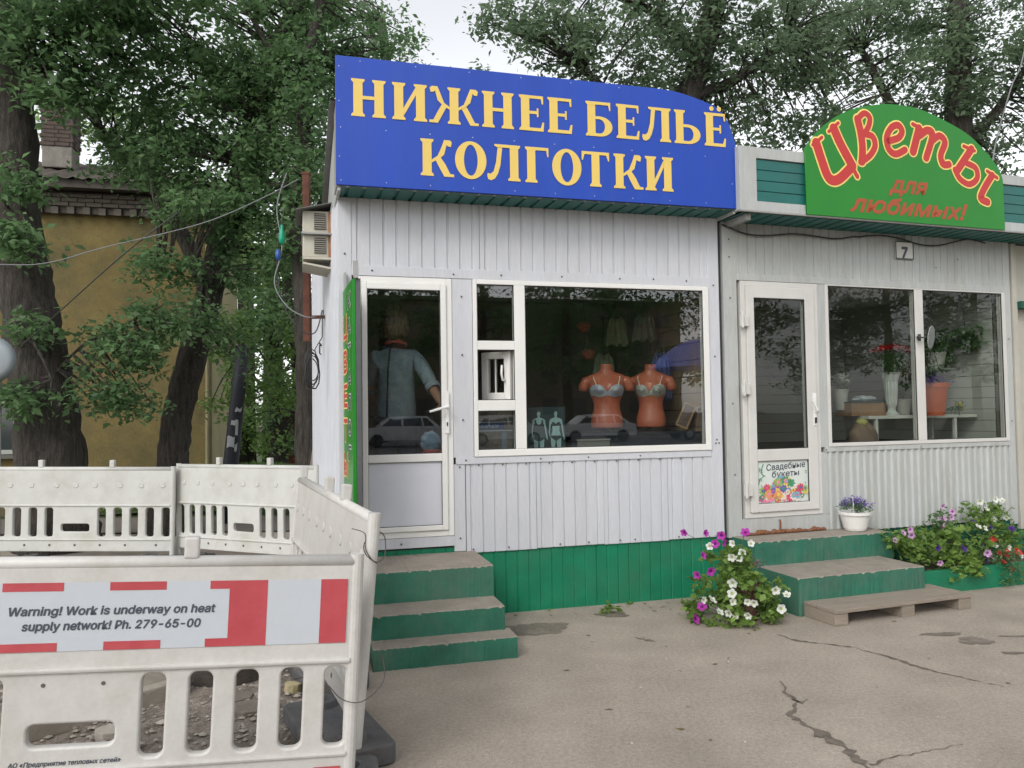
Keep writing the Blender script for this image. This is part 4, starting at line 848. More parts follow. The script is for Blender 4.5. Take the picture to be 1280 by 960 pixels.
m.lathe(prof, n_, caps=False); o = m.build('reflector', mat('pale_grey_dish', (.26,.29,.31), .5, .06), dsh, smooth=True); o.rotation_euler = (R(90),0,0); o.location = (0,0,.24)
m = MB(); m.tube([(0,-.0,.24),(0,.15,.22),(0,.2,-.0),(0,.2,-2.0)], .02, 8); m.tube([(0,.0,.02),(0,-.2,.12),(0,-.3,.22)], .008, 6); m.build('mast', GREYM, dsh)

# ---------------------------------------------------------------- trees
# crown volumes: (x, y, z, rx, ry, rz, leaf clusters)
BLOBS = {}
BLOBS['A'] = [(-5.7, 9.0, 6.05, 0.82, 0.66, 0.55, 34), (-4.98, 9.2, 6.24, 0.75, 0.6, 0.47, 30), (-4.39, 9.8, 6.22, 0.8, 0.64, 0.6, 30), (-5.33, 9.0, 5.29, 0.55, 0.44, 0.27, 8), (-4.94, 9.5, 5.59, 0.58, 0.46, 0.34, 14), (-5.52, 8.6, 3.62, 0.39, 0.31, 0.26, 12), (-5.45, 9.0, 2.62, 0.24, 0.2, 0.10, 4), (-5.5, 8.9, 1.80, 0.42, 0.35, 0.16, 8), (-5.61, 8.8, 4.21, 0.36, 0.29, 0.27, 8), (-4.5, 9.0, 6.7, 1.46, 1.17, 0.46, 50)]
BLOBS['B'] = [(-4.04, 10.2, 5.76, 0.93, 0.75, 0.67, 44), (-3.09, 10.2, 6.07, 0.93, 0.75, 0.62, 44), (-4.17, 10.0, 4.75, 0.81, 0.65, 0.46, 34), (-3.2, 10.2, 5.01, 0.83, 0.66, 0.62, 40), (-3.78, 9.8, 4.07, 0.8, 0.64, 0.35, 26), (-3.16, 10.4, 4.21, 0.74, 0.59, 0.42, 26), (-2.34, 10.6, 6.57, 0.75, 0.6, 0.65, 24), (-1.73, 10.9, 6.7, 0.55, 0.44, 0.55, 14), (-4.29, 9.6, 3.43, 0.58, 0.47, 0.27, 14), (-4.1, 9.5, 2.75, 0.5, 0.4, 0.36, 18), (-4.66, 9.3, 2.30, 0.58, 0.50, 0.40, 24), (-4.84, 9.3, 1.80, 0.44, 0.36, 0.24, 10), (-4.3, 9.4, 1.70, 0.30, 0.25, 0.16, 3), (-3.55, 9.9, 2.6, 0.45, 0.4, 0.3, 7), (-3.58, 10.4, 6.93, 1.48, 1.18, 0.53, 50), (-4.98, 10.4, 5.42, 0.63, 0.51, 0.42, 18), (-2.66, 11.0, 6.07, 0.56, 0.45, 0.67, 14), (-3.55, 10.3, 3.56, 0.63, 0.5, 0.42, 14)]
BLOBS['B'] += [(-5.09,10.2,4.88,.47,.37,.23,12),(-4.5,10.3,5.17,.63,.5,.31,18),(-5.5,9.8,5.62,.5,.4,.2,8)]
BLOBS['C'] = [(-4.21,12.2,2.92,.62,.5,.5,16),(-3.84,12.6,1.17,.58,.46,.18,4),(-3.96, 12.2, 2.55, 0.87, 0.69, 0.62, 24), (-3.54, 12.0, 1.92, 0.73, 0.58, 0.43, 18), (-4.15, 12.0, 1.92, 0.55, 0.44, 0.37, 8), (-3.77, 12.8, 3.38, 0.65, 0.52, 0.78, 20), (-4.09, 13.0, 4.21, 0.79, 0.63, 0.66, 20), (-4.41, 12.4, 1.44, 0.31, 0.25, 0.25, 2), (-3.76, 13.5, 5.56, 0.69, 0.55, 0.96, 20)]
BLOBS['D'] = [(2.9, 12.4, 7.73, 1.38, 1.11, 0.88, 46), (4.24, 12.6, 7.28, 1.28, 1.02, 0.9, 46), (1.59, 12.2, 7.26, 1.24, 0.99, 0.56, 32), (0.57, 12.0, 7.43, 0.97, 0.78, 0.49, 22), (0.08, 12.0, 7.63, 0.61, 0.49, 0.49, 10), (1.11, 12.6, 6.8, 0.77, 0.61, 0.38, 10), (4.88, 13.0, 6.64, 1.19, 0.95, 0.79, 34), (3.88, 12.8, 6.31, 0.78, 0.62, 0.65, 18), (2.8, 12.6, 6.9, 1.02, 0.82, 0.51, 22), (1.83, 12.0, 8.17, 1.95, 1.56, 0.61, 40), (4.74, 12.5, 8.14, 1.52, 1.22, 0.63, 34)]
BLOBS['E'] = [(6.73, 14.0, 8.03, 1.56, 1.25, 0.99, 50), (8.17, 14.0, 8.01, 1.56, 1.25, 1.14, 50), (9.16, 14.0, 7.26, 1.28, 1.02, 1.28, 44), (7.38, 14.5, 7.04, 1.32, 1.06, 0.88, 30), (9.05, 14.6, 6.3, 1.04, 0.83, 0.74, 24), (6.03, 14.0, 8.63, 1.28, 1.02, 0.85, 30), (9.49, 14.0, 8.28, 1.28, 1.02, 1.14, 34), (7.93, 14.0, 9.19, 2.27, 1.82, 0.71, 40), (5.57, 14.5, 6.47, 0.88, 0.71, 0.59, 12)]
BLOBS['F'] = [(-3.8, 20.0, 11.01, 1.83, 1.46, 1.83, 34), (-4.84, 20.0, 8.52, 1.22, 0.97, 1.83, 30), (-2.6, 22.0, 10.78, 1.34, 1.07, 0.67, 10), (-0.33, 22.0, 10.74, 1.34, 1.07, 0.67, 8), (-12.11, 22.0, 10.0, 1.79, 1.43, 1.12, 16), (-9.85, 22.0, 9.51, 1.79, 1.43, 1.34, 24), (-7.58, 22.0, 9.93, 2.01, 1.61, 1.79, 34), (-5.06, 21.0, 12.38, 1.92, 1.54, 1.28, 20)]
BLOBS['G'] = [(-6.29, 20.0, 4.41, 1.22, 0.97, 1.62, 40), (-7.59, 22.0, 6.51, 1.34, 1.07, 1.79, 34), (-5.48, 20.0, 2.97, 0.81, 0.65, 1.62, 36), (-7.38, 22.0, 1.56, 1.12, 0.89, 1.12, 34), (-5.77, 21.0, 1.12, 0.85, 0.68, 0.85, 20), (-7.06, 24.0, 6.21, 1.46, 1.17, 1.46, 30)]
def tree(name, label, trunk, radii, limbs, blobs, matl, leaf=.085, per=60, clr=.30, group='trees behind the kiosks', bark=BARK, twigs=True, seed=1, droop=.35):
    g = np.random.default_rng(seed); rs = random.Random(seed); b0 = Vector((trunk[0][0], trunk[0][1], 0))
    t = thing(name, label, 'tree', tuple(b0), 0, group)
    def sm(P): return [Vector(p) for p in smooth3(P, 7)]
    def interp(r, n): return [float(np.interp(i/(n-1), np.linspace(0,1,len(r)), r)) for i in range(n)]
    P = sm(trunk); P = [p+Vector((rs.uniform(-.015,.015), rs.uniform(-.015,.015), 0)) for p in P]
    state = random.getstate(); random.seed(seed)
    m = MB(); m.tube([p-b0 for p in P], interp(radii, len(P)), 18, jit=.05); m.build('trunk', bark, t, smooth=True)
    sk = list(P[len(P)//3:])
    for lp, lr in limbs:
        Q = sm(lp); m = MB(); m.tube([p-b0 for p in Q], interp(lr, len(Q)), 9, jit=.06); m.build('limb', bark, t, smooth=True); sk += Q
    cs, rad = [], []
    for x, y, z, rx, ry, rz, n in blobs:
        for _ in range(n):
            d = g.normal(size=3); d /= np.linalg.norm(d); d *= g.random()**.4
            cs.append((x+d[0]*rx, y+d[1]*ry, z+d[2]*rz)); rad.append(clr*(.6+.8*g.random()))
    if twigs and sk:
        S = np.array([tuple(p) for p in sk]); m = MB()
        for c in cs:
            c = np.array(c); k = int(np.argmin(((S-c)**2).sum(1)+rs.uniform(0,.3))); a = Vector(S[k]); e = Vector(c)
            if (e-a).length > 3.2: continue
            mid = a.lerp(e, .5)+Vector((rs.uniform(-.12,.12), rs.uniform(-.12,.12), rs.uniform(.0,.22)))*(e-a).length*.6
            m.tube([p-b0 for p in smooth3([a, mid, e], 3)], [.018,.017,.014,.012,.010,.008,.005], 4, caps=False)
        if m.v: o = m.build('twigs', bark, t); o['kind'] = 'stuff'
    v = leaves(np.array(cs)-np.array(tuple(b0)), rad, per, leaf, droop, g)
    o = quads_mesh('crown', v, matl, t); random.setstate(state); return t
tree('tree', 'thick leaning trunk nearest the left edge, in front of the yellow house', [(-5.45,9.5,-.1),(-5.50,9.5,.5),(-5.55,9.5,1.0),(-5.68,9.5,2.0),(-5.84,9.5,3.0),(-5.98,9.5,3.8),(-6.08,9.5,5.4),(-6.14,9.5,6.7),(-6.2,9.5,8.5)], [.50,.42,.39,.34,.30,.28,.26,.24,.2],
    [([(-6.05,9.5,5.2),(-5.5,9.4,6.0),(-4.7,9.3,6.9)],[.12,.09,.05]),([(-6.1,9.5,6.2),(-5.6,9.8,7.3),(-4.2,9.8,7.8)],[.12,.08,.05]),([(-5.75,9.3,2.5),(-5.45,9.0,2.4),(-5.2,8.9,2.0)],[.03,.02,.01])], BLOBS['A'], LEAF, .10, 60, .30, seed=11)
tree('tree', 'second dark trunk leaning right, its low sprays hanging over the house wall', [(-4.62,10.5,-.1),(-4.57,10.5,.6),(-4.53,10.5,1.0),(-4.45,10.5,1.6),(-4.30,10.5,2.2),(-4.03,10.5,3.2),(-3.82,10.5,4.1),(-3.53,10.5,5.0),(-3.30,10.5,5.9),(-3.05,10.5,6.6),(-2.7,10.5,7.4)], [.26,.22,.20,.19,.19,.17,.17,.165,.16,.14,.11],
    [([(-4.05,10.5,3.2),(-4.5,10.7,4.1),(-5.0,10.8,4.85),(-5.57,10.8,5.4),(-6.1,10.8,6.5)],[.11,.10,.085,.07,.03]),([(-3.6,10.4,4.9),(-3.2,10.2,5.3),(-2.6,10.2,6.2)],[.09,.07,.04]),([(-4.2,10.4,2.7),(-4.4,9.9,2.8),(-5.0,9.4,2.5),(-5.4,9.3,2.1)],[.05,.035,.02,.01]),([(-4.1,10.4,3.0),(-3.9,9.9,3.4),(-4.3,9.6,3.5)],[.05,.035,.02])], BLOBS['B'], LEAF, .085, 66, .27, seed=22)
tree('tree', 'straight dark trunk close behind the kiosk air conditioner', [(-2.50,9.8,-.1),(-2.54,9.8,1.0),(-2.56,9.8,2.0),(-2.60,9.8,3.2),(-2.66,9.8,4.0),(-2.56,9.8,4.9),(-2.62,9.8,5.7),(-2.40,9.8,6.6),(-2.3,9.8,8)], [.24,.17,.125,.11,.10,.085,.075,.06,.04],
    [([(-2.58,9.8,3.7),(-2.3,9.9,4.4),(-2.15,9.9,5.2)],[.07,.06,.04]),([(-2.5,9.8,5.4),(-3.0,9.8,6.2),(-3.4,9.9,6.9)],[.05,.04,.02])], [(-2.45,9.9,6.9,.7,.6,.7,20),(-2.45,9.4,5.6,.35,.2,.7,16),(-2.5,9.45,4.4,.28,.15,.5,10),(-2.9,9.8,5.9,.5,.5,.5,14),(-2.6,9.7,4.6,.35,.35,.6,6),(-2.83,9.8,3.75,.4,.32,.5,16),(-2.96,9.9,2.86,.35,.28,.45,12),(-2.4,9.9,4.69,.25,.2,.6,10),(-2.94,10.0,4.73,.51,.41,.61,20)], LEAF, .08, 60, .26, seed=33)
tree('tree', 'slim tree beyond the house corner, low boughs coloured brighter as if lit', [(-3.3,12.6,-.1),(-3.35,12.6,1.2),(-3.5,12.7,2.6),(-3.7,12.9,4.2),(-3.8,13.3,6.0)], [.10,.08,.07,.055,.03],
    [([(-3.5,12.7,2.5),(-3.8,12.3,2.7),(-4.2,12.2,2.5)],[.04,.03,.015])], BLOBS['C'], LEAFB, .085, 60, .26, seed=44)
tree('tree', 'big tree rising behind the first kiosk roof, leaning trunk showing above the blue sign', [(2.1,12.5,-.1),(2.3,12.5,3),(2.75,12.5,6.1),(3.03,12.5,6.9),(3.4,12.5,8.2),(3.7,12.5,9.5)], [.34,.30,.22,.20,.17,.12],
    [([(2.75,12.5,6.0),(2.0,12.3,6.3),(1.2,12.2,6.9)],[.10,.08,.04]),([(3.0,12.5,6.6),(3.7,12.6,6.9),(4.6,12.7,7.6)],[.11,.08,.04]),([(3.1,12.5,7.2),(2.4,12.4,7.9),(1.4,12.2,8.2)],[.10,.07,.03])], BLOBS['D'], LEAFG, .095, 72, .34, seed=55)
tree('tree', 'broad tree rising behind the green dome sign', [(8.0,14.2,-.1),(8.0,14.2,4.0),(8.2,14.2,6.5),(8.3,14.2,9)], [.36,.30,.24,.16],
    [([(8.0,14.2,5.0),(7.2,14.1,6.5),(6.4,14.0,8.0)],[.14,.10,.05]),([(8.2,14.2,6.2),(8.9,14.2,6.9),(9.5,14.1,7.8)],[.12,.09,.04])], BLOBS['E'], LEAFG, .10, 72, .36, seed=66)
def split(B, k): return [b for i, b in enumerate(B) if i in k]
tree('distant_tree', 'pale far tree seen over the left end of the blue sign', [(-2.8,20.5,-.1),(-2.9,20.5,6),(-3.3,20.5,12)], [.3,.25,.1], [], split(BLOBS['F'],(0,1,2,7)), LEAFG, .16, 60, .5, seed=71)
tree('distant_tree', 'faint far tree peeping above the middle of the blue sign', [(-.2,22.5,-.1),(-.3,22.5,10)], [.25,.1], [], split(BLOBS['F'],(3,)), LEAFG, .16, 50, .5, seed=72)
tree('distant_tree', 'far tree showing behind the house roof beside the chimney', [(-10.8,22.5,-.1),(-10.8,22.5,9)], [.3,.15], [], split(BLOBS['F'],(4,5)), LEAFB, .16, 60, .5, seed=73)
tree('distant_tree', 'far tree behind the right end of the house roof', [(-7.6,22.5,-.1),(-7.6,22.5,9)], [.3,.15], [], split(BLOBS['F'],(6,)), LEAF, .16, 60, .5, seed=74)
tree('distant_tree', 'dark trunked tree down the path beyond the sticker covered pole', [(-6.15,20.8,-.1),(-6.2,20.8,2.2),(-6.4,20.8,5)], [.25,.2,.12], [], split(BLOBS['G'],(0,2,4)), LEAF, .13, 60, .45, seed=75)
tree('distant_tree', 'tall tree standing at the back of the green gap beside the house', [(-7.3,23.8,-.1),(-7.3,23.8,7)], [.25,.15], [], split(BLOBS['G'],(1,3,5)), LEAFB, .15, 60, .5, seed=76)
# separate trunk foot by the kiosk wall, light on its bark painted pale
m = MB(); bt = thing('lit_trunk_foot', 'trunk foot beside the white kiosk side wall, coloured pale as lit bark', 'trunk foot', (-2.33,9.35,0), 0)
m.tube([(0,0,-.05),(.0,0,.5),(.03,0,1.1),(.07,0,1.5)], [.16,.13,.09,.05], 12, jit=.10); m.build('trunk', BARK_LIT, bt, smooth=True)
# sticker covered dark pole
pb = thing('sticker_pole', 'dark leaning pole with torn white paper stickers beside the house corner', 'pole', (-4.12,11.6,0), 0)
m = MB(); m.tube([(-.08,0,-.1),(-.03,0,.8),(.08,0,1.85),(.16,0,2.6)], [.115,.11,.10,.095], 14); m.build('pole', mat('blue_black_pole', (.018,.02,.03), .6, .2, 5), pb, smooth=True)
PAPER = mat('torn_white_paper', (.42,.44,.45), .8, .15, 20)
for z, a0, w_, h_, dx in ((1.10,-2.0,.11,.16,-.0),(1.42,-1.75,.10,.09,.035),(1.28,-1.1,.04,.18,.02),(1.62,-1.4,.10,.06,.055),(1.05,-1.05,.04,.10,.0)):
    m = MB(); r_ = .116; n = 5; A = [a0+i*w_/r_/n for i in range(n+1)]
    vs = [(dx+r_*math.cos(a)*1.0, r_*math.sin(a), z+random.uniform(-.02,.02)) for a in A]+[(dx+.012+r_*math.cos(a), r_*math.sin(a), z+h_+random.uniform(-.02,.02)) for a in A]
    m.add(vs, [(i,i+1,n+2+i,n+1+i) for i in range(n)]); m.build('paper_sticker', PAPER, pb)
# small far reddish shed posts and path in the gap
sh = thing('garden_shed', 'small brick red shed far off under the trees in the gap', 'shed', (-6.0,23.3,0), R(8))
SHD = mat('brick_red_boards', (.16,.045,.03), .9, .3, 5)
for i in range(7):
    m = MB(); m.box(-.9+i*.26,-.66+i*.26,0,.05,0,1.9+.0*i); m.build('plank', SHD, sh, bevel=.01)
m = MB(); m.box(-1.0,1.0,-.2,1.6,1.92,2.02); m.build('roof', mat('grey_shed_roof', (.2,.2,.19), .9), sh)
m = MB(); m.box(-.88,.9,.06,1.4,0,1.9); m.build('shell', DARK, sh)
sheet('park_path', [(-30,11.0),(-2,10.7),(-2,12.3),(-30,12.6)], .002, mat('grey_path', (.16,.14,.12), .9, .15, 2, bump=.01, bscale=30))
def grass(name, x0, x1, y0, y1, n, h, m_, hill=0):
    g = rng; x = g.uniform(x0,x1,n); y = g.uniform(y0,y1,n); a = g.uniform(0,6.28,n); hh = h*(.5+g.random(n)); z = hill*np.exp(-((x+5.2)/1.6)**2-((y-16)/2.5)**2)
    w_ = .008+.006*g.random(n); lx = g.normal(0,.3,n)*hh; ly = g.normal(0,.3,n)*hh
    dx, dy = np.cos(a)*w_, np.sin(a)*w_
    v = np.stack([np.stack([x-dx,y-dy,z],1), np.stack([x+dx,y+dy,z],1), np.stack([x+lx+dx*.3,y+ly+dy*.3,z+hh],1), np.stack([x+lx-dx*.3,y+ly-dy*.3,z+hh],1)],1).reshape(-1,3)
    return props(quads_mesh(name, v, m_), None, None, None, 'stuff')
me = bpy.data.meshes.new('grass_mound'); bm = bmesh.new(); bmesh.ops.create_grid(bm, x_segments=30, y_segments=30, size=1)
for v in bm.verts: X, Y = -5.2+v.co.x*3.2, 16+v.co.y*3.4; v.co = (X, Y, .5*math.exp(-((X+5.2)/1.6)**2-((Y-16)/2.5)**2)-.02)
bm.to_mesh(me); bm.free(); me.materials.append(GRASSG); props(link('grass_mound', me), None, None, None, 'structure')
grass('grass', -8.5,-2.5,12.8,20,26000,.10, LEAFB, .5)
# weeds by the plinth
def weed(loc, n, r, leaf, label, m_=LEAFP):
    t = thing('weed', label, 'weed', loc); v = leaves([(0,0,r*.5)], [r], n, leaf, .0, rng, .6); quads_mesh('foliage', v, m_, t); return t
weed((.72,6.12,0), 26, .07, .06, 'small weed growing in the damp hole by the green plinth')
weed((1.35,6.38,0), 10, .03, .03, 'tiny weed sprouting at the plinth foot near the petunia pot')

# ---------------------------------------------------------------- flowers
def petal_mesh(name, col, throat, r=.031, lobes=5):
    m = MB(); n = lobes*6; vs = [(0,0,-.018)]; ring1 = []; 
    for i in range(n):
        a = 2*math.pi*i/n; q = abs(math.cos(a*lobes/2)); rr = r*(.80+.22*q); vs.append((rr*.34*math.cos(a), rr*.34*math.sin(a), -.003))
    for i in range(n):
        a = 2*math.pi*i/n; q = abs(math.cos(a*lobes/2)); rr = r*(.78+.24*q); vs.append((rr*math.cos(a), rr*math.sin(a), .004*math.sin(a*lobes)+(-.003 if q < .2 else .003)))
    fs = [(0,1+i,1+(i+1)%n) for i in range(n)]+[(1+i,1+n+i,1+n+(i+1)%n,1+(i+1)%n) for i in range(n)]
    m.add(vs, fs, 0); m.m = [1]*n+[0]*n
    o = m.build(name, [col, throat], None, smooth=True); me = o.data; bpy.data.objects.remove(o); return me
def pm_(name, c, tl=.35):
    return leaf_mat(name, tuple(v*.92 for v in c), c, tl, .6)
MAG = petal_mesh('flower', pm_('magenta_petal', (.46,.05,.40)), pm_('deep_magenta_throat', (.16,.01,.16)))
WHT = petal_mesh('flower', pm_('white_petal', (.78,.79,.74)), pm_('yellowish_throat', (.45,.50,.22)))
PNK = petal_mesh('flower', pm_('lilac_pink_petal', (.62,.38,.60)), pm_('purple_vein_throat', (.30,.08,.30)))
VIO = petal_mesh('flower', pm_('deep_violet_petal', (.09,.03,.24)), pm_('black_violet_throat', (.02,.01,.05)))
REDF = petal_mesh('flower', pm_('red_floret_petal', (.60,.07,.05)), pm_('pale_floret_eye', (.65,.45,.35)), .018)
def put_flowers(t, lst, base=(0,0), rsd=1, fy=None, stem0=.2):
    rs = random.Random(rsd); st = MB()
    for c, x, y, z, s_ in lst:
        me = {'m':MAG,'w':WHT,'p':PNK,'v':VIO,'r':REDF,'y':WHT,'q':PNK}[c]
        o = link('flower', me, t); o.location = (x,y,z); sc_ = s_*rs.uniform(.86,1.22); o.scale = (sc_,sc_,sc_)
        o.rotation_euler = (R(90-rs.uniform(-22,52)), R(rs.uniform(-20,20)), R(rs.uniform(-58,52)))
        st.tube([(x,y+.02,z), (x*.7+base[0]*.3,y+.05,z-.07), (x*.35+base[0]*.65,(y+base[1])*.5,max(.10,z*.5))], .0028, 4, caps=False)
        if c == 'r':
            for _ in range(4):
                o2 = link('flower', me, t); o2.location = (x+rs.uniform(-.025,.025), y-rs.uniform(0,.012), z+rs.uniform(-.02,.02)); o2.rotation_euler = o.rotation_euler; 
    o = st.build('stems', STEMM, t); o['kind'] = 'stuff'
pt = thing('petunia_pot', 'brown pot overflowing with white and magenta petunias on the asphalt', 'flower pot', (1.66,5.88,0), 0)
m = MB(); m.lathe([(.001,0),(.10,0),(.13,.23),(.145,.23),(.147,.265),(.135,.267),(.128,.25),(.001,.245)], 28, (.02,0,0)); m.build('pot', BRPOT, pt, smooth=False, bevel=0)
PF = [('m',-.396,.653),('m',-.246,.655),('m',-.139,.637),('m',-.119,.585),('m',.033,.66),('m',-.267,.494),('m',-.243,.4),('m',-.33,.363),('m',-.305,.146),('m',-.341,.05),('m',-.183,.578),('w',-.063,.58),('w',.074,.578),('w',.008,.511),('w',-.068,.478),('w',-.015,.473),('w',-.104,.324),('w',-.11,.252),('w',-.104,.194),('w',-.239,.205),('w',-.291,.193),('w',-.192,.121),('w',-.135,.112),('w',-.091,.088),('w',-.004,.193),('w',.042,.184),('w',-.003,.096),('w',.211,.262),('w',.304,.222),('w',.252,.128),('w',-.221,.56)]
rs = random.Random(9)
def depth_on(x, z): return -.26*math.sqrt(max(.0, 1-min(1,(x/.36)**2)*.8))*(1 if z < .42 else .45)
put_flowers(pt, [(c, x-.02, depth_on(x,z)-.02, z, 1.0) for c, x, z in PF], rsd=4)
cs = []; rd = []
for _ in range(44):
    a = rs.uniform(0,6.28); q = rs.random()**.5; z = rs.uniform(.10,.44); cs.append((-.05+.27*q*math.cos(a), .24*q*math.sin(a), z)); rd.append(.085)
for _ in range(20):
    a = rs.uniform(0,6.28); cs.append((-.05+.30*math.cos(a), .24*math.sin(a), rs.uniform(.04,.12))); rd.append(.06)
for _ in range(9): cs.append((rs.uniform(-.22,.04), rs.uniform(-.12,.08), rs.uniform(.40,.54))); rd.append(.05)
for _ in range(9): cs.append((rs.uniform(-.16,.08), rs.uniform(-.22,-.15), rs.uniform(.20,.36))); rd.append(.055)
for _ in range(9): cs.append((rs.uniform(.12,.30), rs.uniform(-.2,0), rs.uniform(.08,.28))); rd.append(.065)
quads_mesh('foliage', leaves(cs, rd, 24, .050, .25, rng, .8, .70), LEAFP, pt)
m = MB()
for _ in range(8):
    x = rs.uniform(.02,.12); m.tube([(x,-.05,.38),(x+.02,-.08,.44),(x+.05,-.09,.47)], .003, 4)
quads_mesh('faded_leaves', leaves([(.08,-.1,.44),(.13,-.1,.42)], [.05,.05], 30, .025, 0, rng), leaf_mat('faded_mauve_leaves', (.16,.08,.09), (.26,.15,.15)), pt)
PB = [('p',1.348,.431,-.42),('p',1.437,.489,-.42),('p',1.513,.509,-.42),('p',1.524,.459,-.42),('p',2.05,.552,-.25),('p',2.168,.607,-.25),('p',2.159,.556,-.25),('p',2.062,.66,-.25),('p',1.872,.512,-.42),('p',1.614,.256,-.62),('p',2.134,.301,-.62),('p',2.166,.269,-.62),('v',1.932,.393,-.42),('v',1.595,.382,-.62),('v',1.871,.358,-.62),('v',2.316,.322,-.42),('v',2.419,.474,-.42),('v',2.125,.247,-.62),('v',2.803,.347,-.42),('v',2.66,.45,-.42),('v',2.404,.505,-.25),('w',2.57,.613,-.25),('w',2.502,.68,-.25),('w',2.565,.661,-.25),('w',2.765,.677,-.25),('w',2.905,.606,-.25),('w',2.736,.54,-.25),('w',2.656,.509,-.25),('w',2.807,.52,-.25),('w',2.27,.494,-.42),('w',2.35,.473,-.42),('w',2.687,.692,-.25),('w',2.459,.312,-.42),('w',2.528,.318,-.42),('w',2.381,.33,-.62),('w',2.513,.254,-.62),('r',2.428,.381,-.42),('r',2.279,.281,-.62),('r',2.392,.278,-.62),('r',2.447,.294,-.62),('r',2.309,.212,-.62),('r',2.393,.158,-.62),('r',2.487,.286,-.62),('r',2.353,.291,-.62)]
def bed_plant(name, label, uc, keep, clus, leaf, m_, sz=1.0, seed=2, rad=.085, per=26):
    t = K2.thing(name, label, 'flowering plant', uc, -.35, .14, 0, 'flowering plants in the green planter'); rs = random.Random(seed)
    put_flowers(t, [(c, u-uc, d+.35-.02, z-.14, sz*(.95 if c != 'r' else 1)) for c, u, z, d in PB if keep(c,u,z)], rsd=seed)
    cs = []
    for u0, u1, d0, d1, z0, z1, n in clus:
        for _ in range(n): cs.append((rs.uniform(u0,u1)-uc, rs.uniform(d0,d1)+.35, rs.uniform(z0,z1)-.14))
    quads_mesh('foliage', leaves(cs, [rad]*len(cs), per, leaf, .15, rng, .8, .65), m_, t); return t
bed_plant('petunia_plant', 'pink-lilac petunias at the left end of the planter beside the steps', 1.50, lambda c,u,z: c == 'p' and u < 1.6 and z > .3, [(1.36,1.72,-.52,-.15,.20,.42,16),(1.34,1.55,-.5,-.3,.38,.45,4)], .045, LEAFP, seed=21)
bed_plant('petunia_plant', 'mixed petunias with violet blooms and one pale bloom low at the planter edge', 1.80, lambda c,u,z: (c == 'v' and u < 2.2) or (c == 'p' and (abs(u-1.614) < .01 or abs(u-1.872) < .01 or 2.1 < u < 2.2 and z < .4)), [(1.60,2.2,-.55,-.1,.22,.50,40),(1.70,2.05,-.66,-.5,.12,.30,14)], .055, LEAFP, seed=22)
bed_plant('petunia_plant', 'tall pale pink petunias rising against the white wall', 2.10, lambda c,u,z: c == 'p' and u > 2 and z > .5, [(1.98,2.2,-.28,-.12,.40,.60,12)], .04, LEAF, seed=23, per=18)
bed_plant('petunia_plant', 'tall white petunias with dark violet ones below by the kiosk corner', 2.68, lambda c,u,z: (c == 'w' and z > .47) or (c == 'v' and u > 2.2), [(2.25,2.95,-.5,-.12,.25,.50,26),(2.48,2.85,-.28,-.12,.48,.64,12),(2.9,3.4,-.55,-.15,.2,.5,16)], .045, LEAFP, seed=24)
bed_plant('verbena_plant', 'red verbena with a few white blooms hanging over the planter edge', 2.40, lambda c,u,z: c == 'r' or (c == 'w' and z < .4), [(2.20,2.55,-.70,-.45,.02,.30,24),(2.3,2.6,-.6,-.4,.22,.32,8)], .026, LEAF, seed=25, rad=.06, per=30)
m = MB()
wp = K2.thing('white_flower_pot', 'white plastic pot of small purple flowers on the upper landing', 'flower pot', 1.205, -.14, .485)
m.lathe([(.001,0),(.085,0),(.095,.02),(.125,.135),(.138,.138),(.140,.162),(.128,.163),(.118,.14),(.001,.135)], 26); m.build('pot', PVC, wp)
vs_ = []; cs = [(rs.uniform(-.11,.12), rs.uniform(-.08,.08), rs.uniform(.17,.24)) for _ in range(18)]
quads_mesh('foliage', leaves(cs, [.045]*18, 24, .035, -.4, rng, .8, .25), LEAF, wp)
quads_mesh('purple_blossom', leaves([(c[0]*1.15, c[1], c[2]+.04) for c in cs], [.032]*18, 34, .016, -.2, rng, .9, .6), leaf_mat('lavender_petals', (.10,.06,.28), (.26,.18,.50), .3), wp)
m = MB(); m.tube([(-.06,-.06,.12),(-.08,-.07,.30)], .004, 5); m.build('plant_stake', PVC, wp)

# ---------------------------------------------------------------- skinned figure helper
def skin_mesh(name, nodes, edges, matl, parent, sub=2, root=0):
    """nodes: (x,y,z,rx,ry); grows one continuous surface"""
    me = bpy.data.meshes.new('tmp'); me.from_pydata([n[:3] for n in nodes], edges, []); ob = bpy.data.objects.new('tmp', me); C.objects.link(ob)
    ob.modifiers.new('s', 'SKIN'); sv = me.skin_vertices[0].data if me.skin_vertices else None
    if sv is None:
        bm = bmesh.new(); bm.from_mesh(me); bm.verts.layers.skin.verify(); bm.to_mesh(me); bm.free(); sv = me.skin_vertices[0].data
    for i, n in enumerate(nodes): sv[i].radius = (n[3], n[4]); sv[i].use_root = (i == root)
    ob.modifiers['s'].use_smooth_shade = True; ob.modifiers['s'].branch_smoothing = .4
    if sub: s_ = ob.modifiers.new('u', 'SUBSURF'); s_.levels = sub; s_.render_levels = sub
    out_me = bpy.data.meshes.new_from_object(ob.evaluated_get(bpy.context.evaluated_depsgraph_get())); bpy.data.objects.remove(ob)
    out_me.materials.clear(); out_me.materials.append(matl); out_me.polygons.foreach_set('use_smooth', [True]*len(out_me.polygons))
    return link(name, out_me, parent)
SKINC = mat('skin', (.46,.25,.17), .5, .06, 6); DENIM = mat('pale_denim', (.17,.23,.30), .85, .2, 5, col2=(.38,.46,.52), bump=.03, bscale=9, speck=.12, sscale=90)
HAIRC = mat('short_blonde_hair', (.09,.065,.035), .6, 0, 18, col2=(.30,.22,.12), stretch=(3,3,.6), bump=.01, bscale=20)
pe = K1.thing('person', 'woman seen from behind through the door glass in a denim shirt, arm reaching right', 'person', -.775, .45, .605, 0)
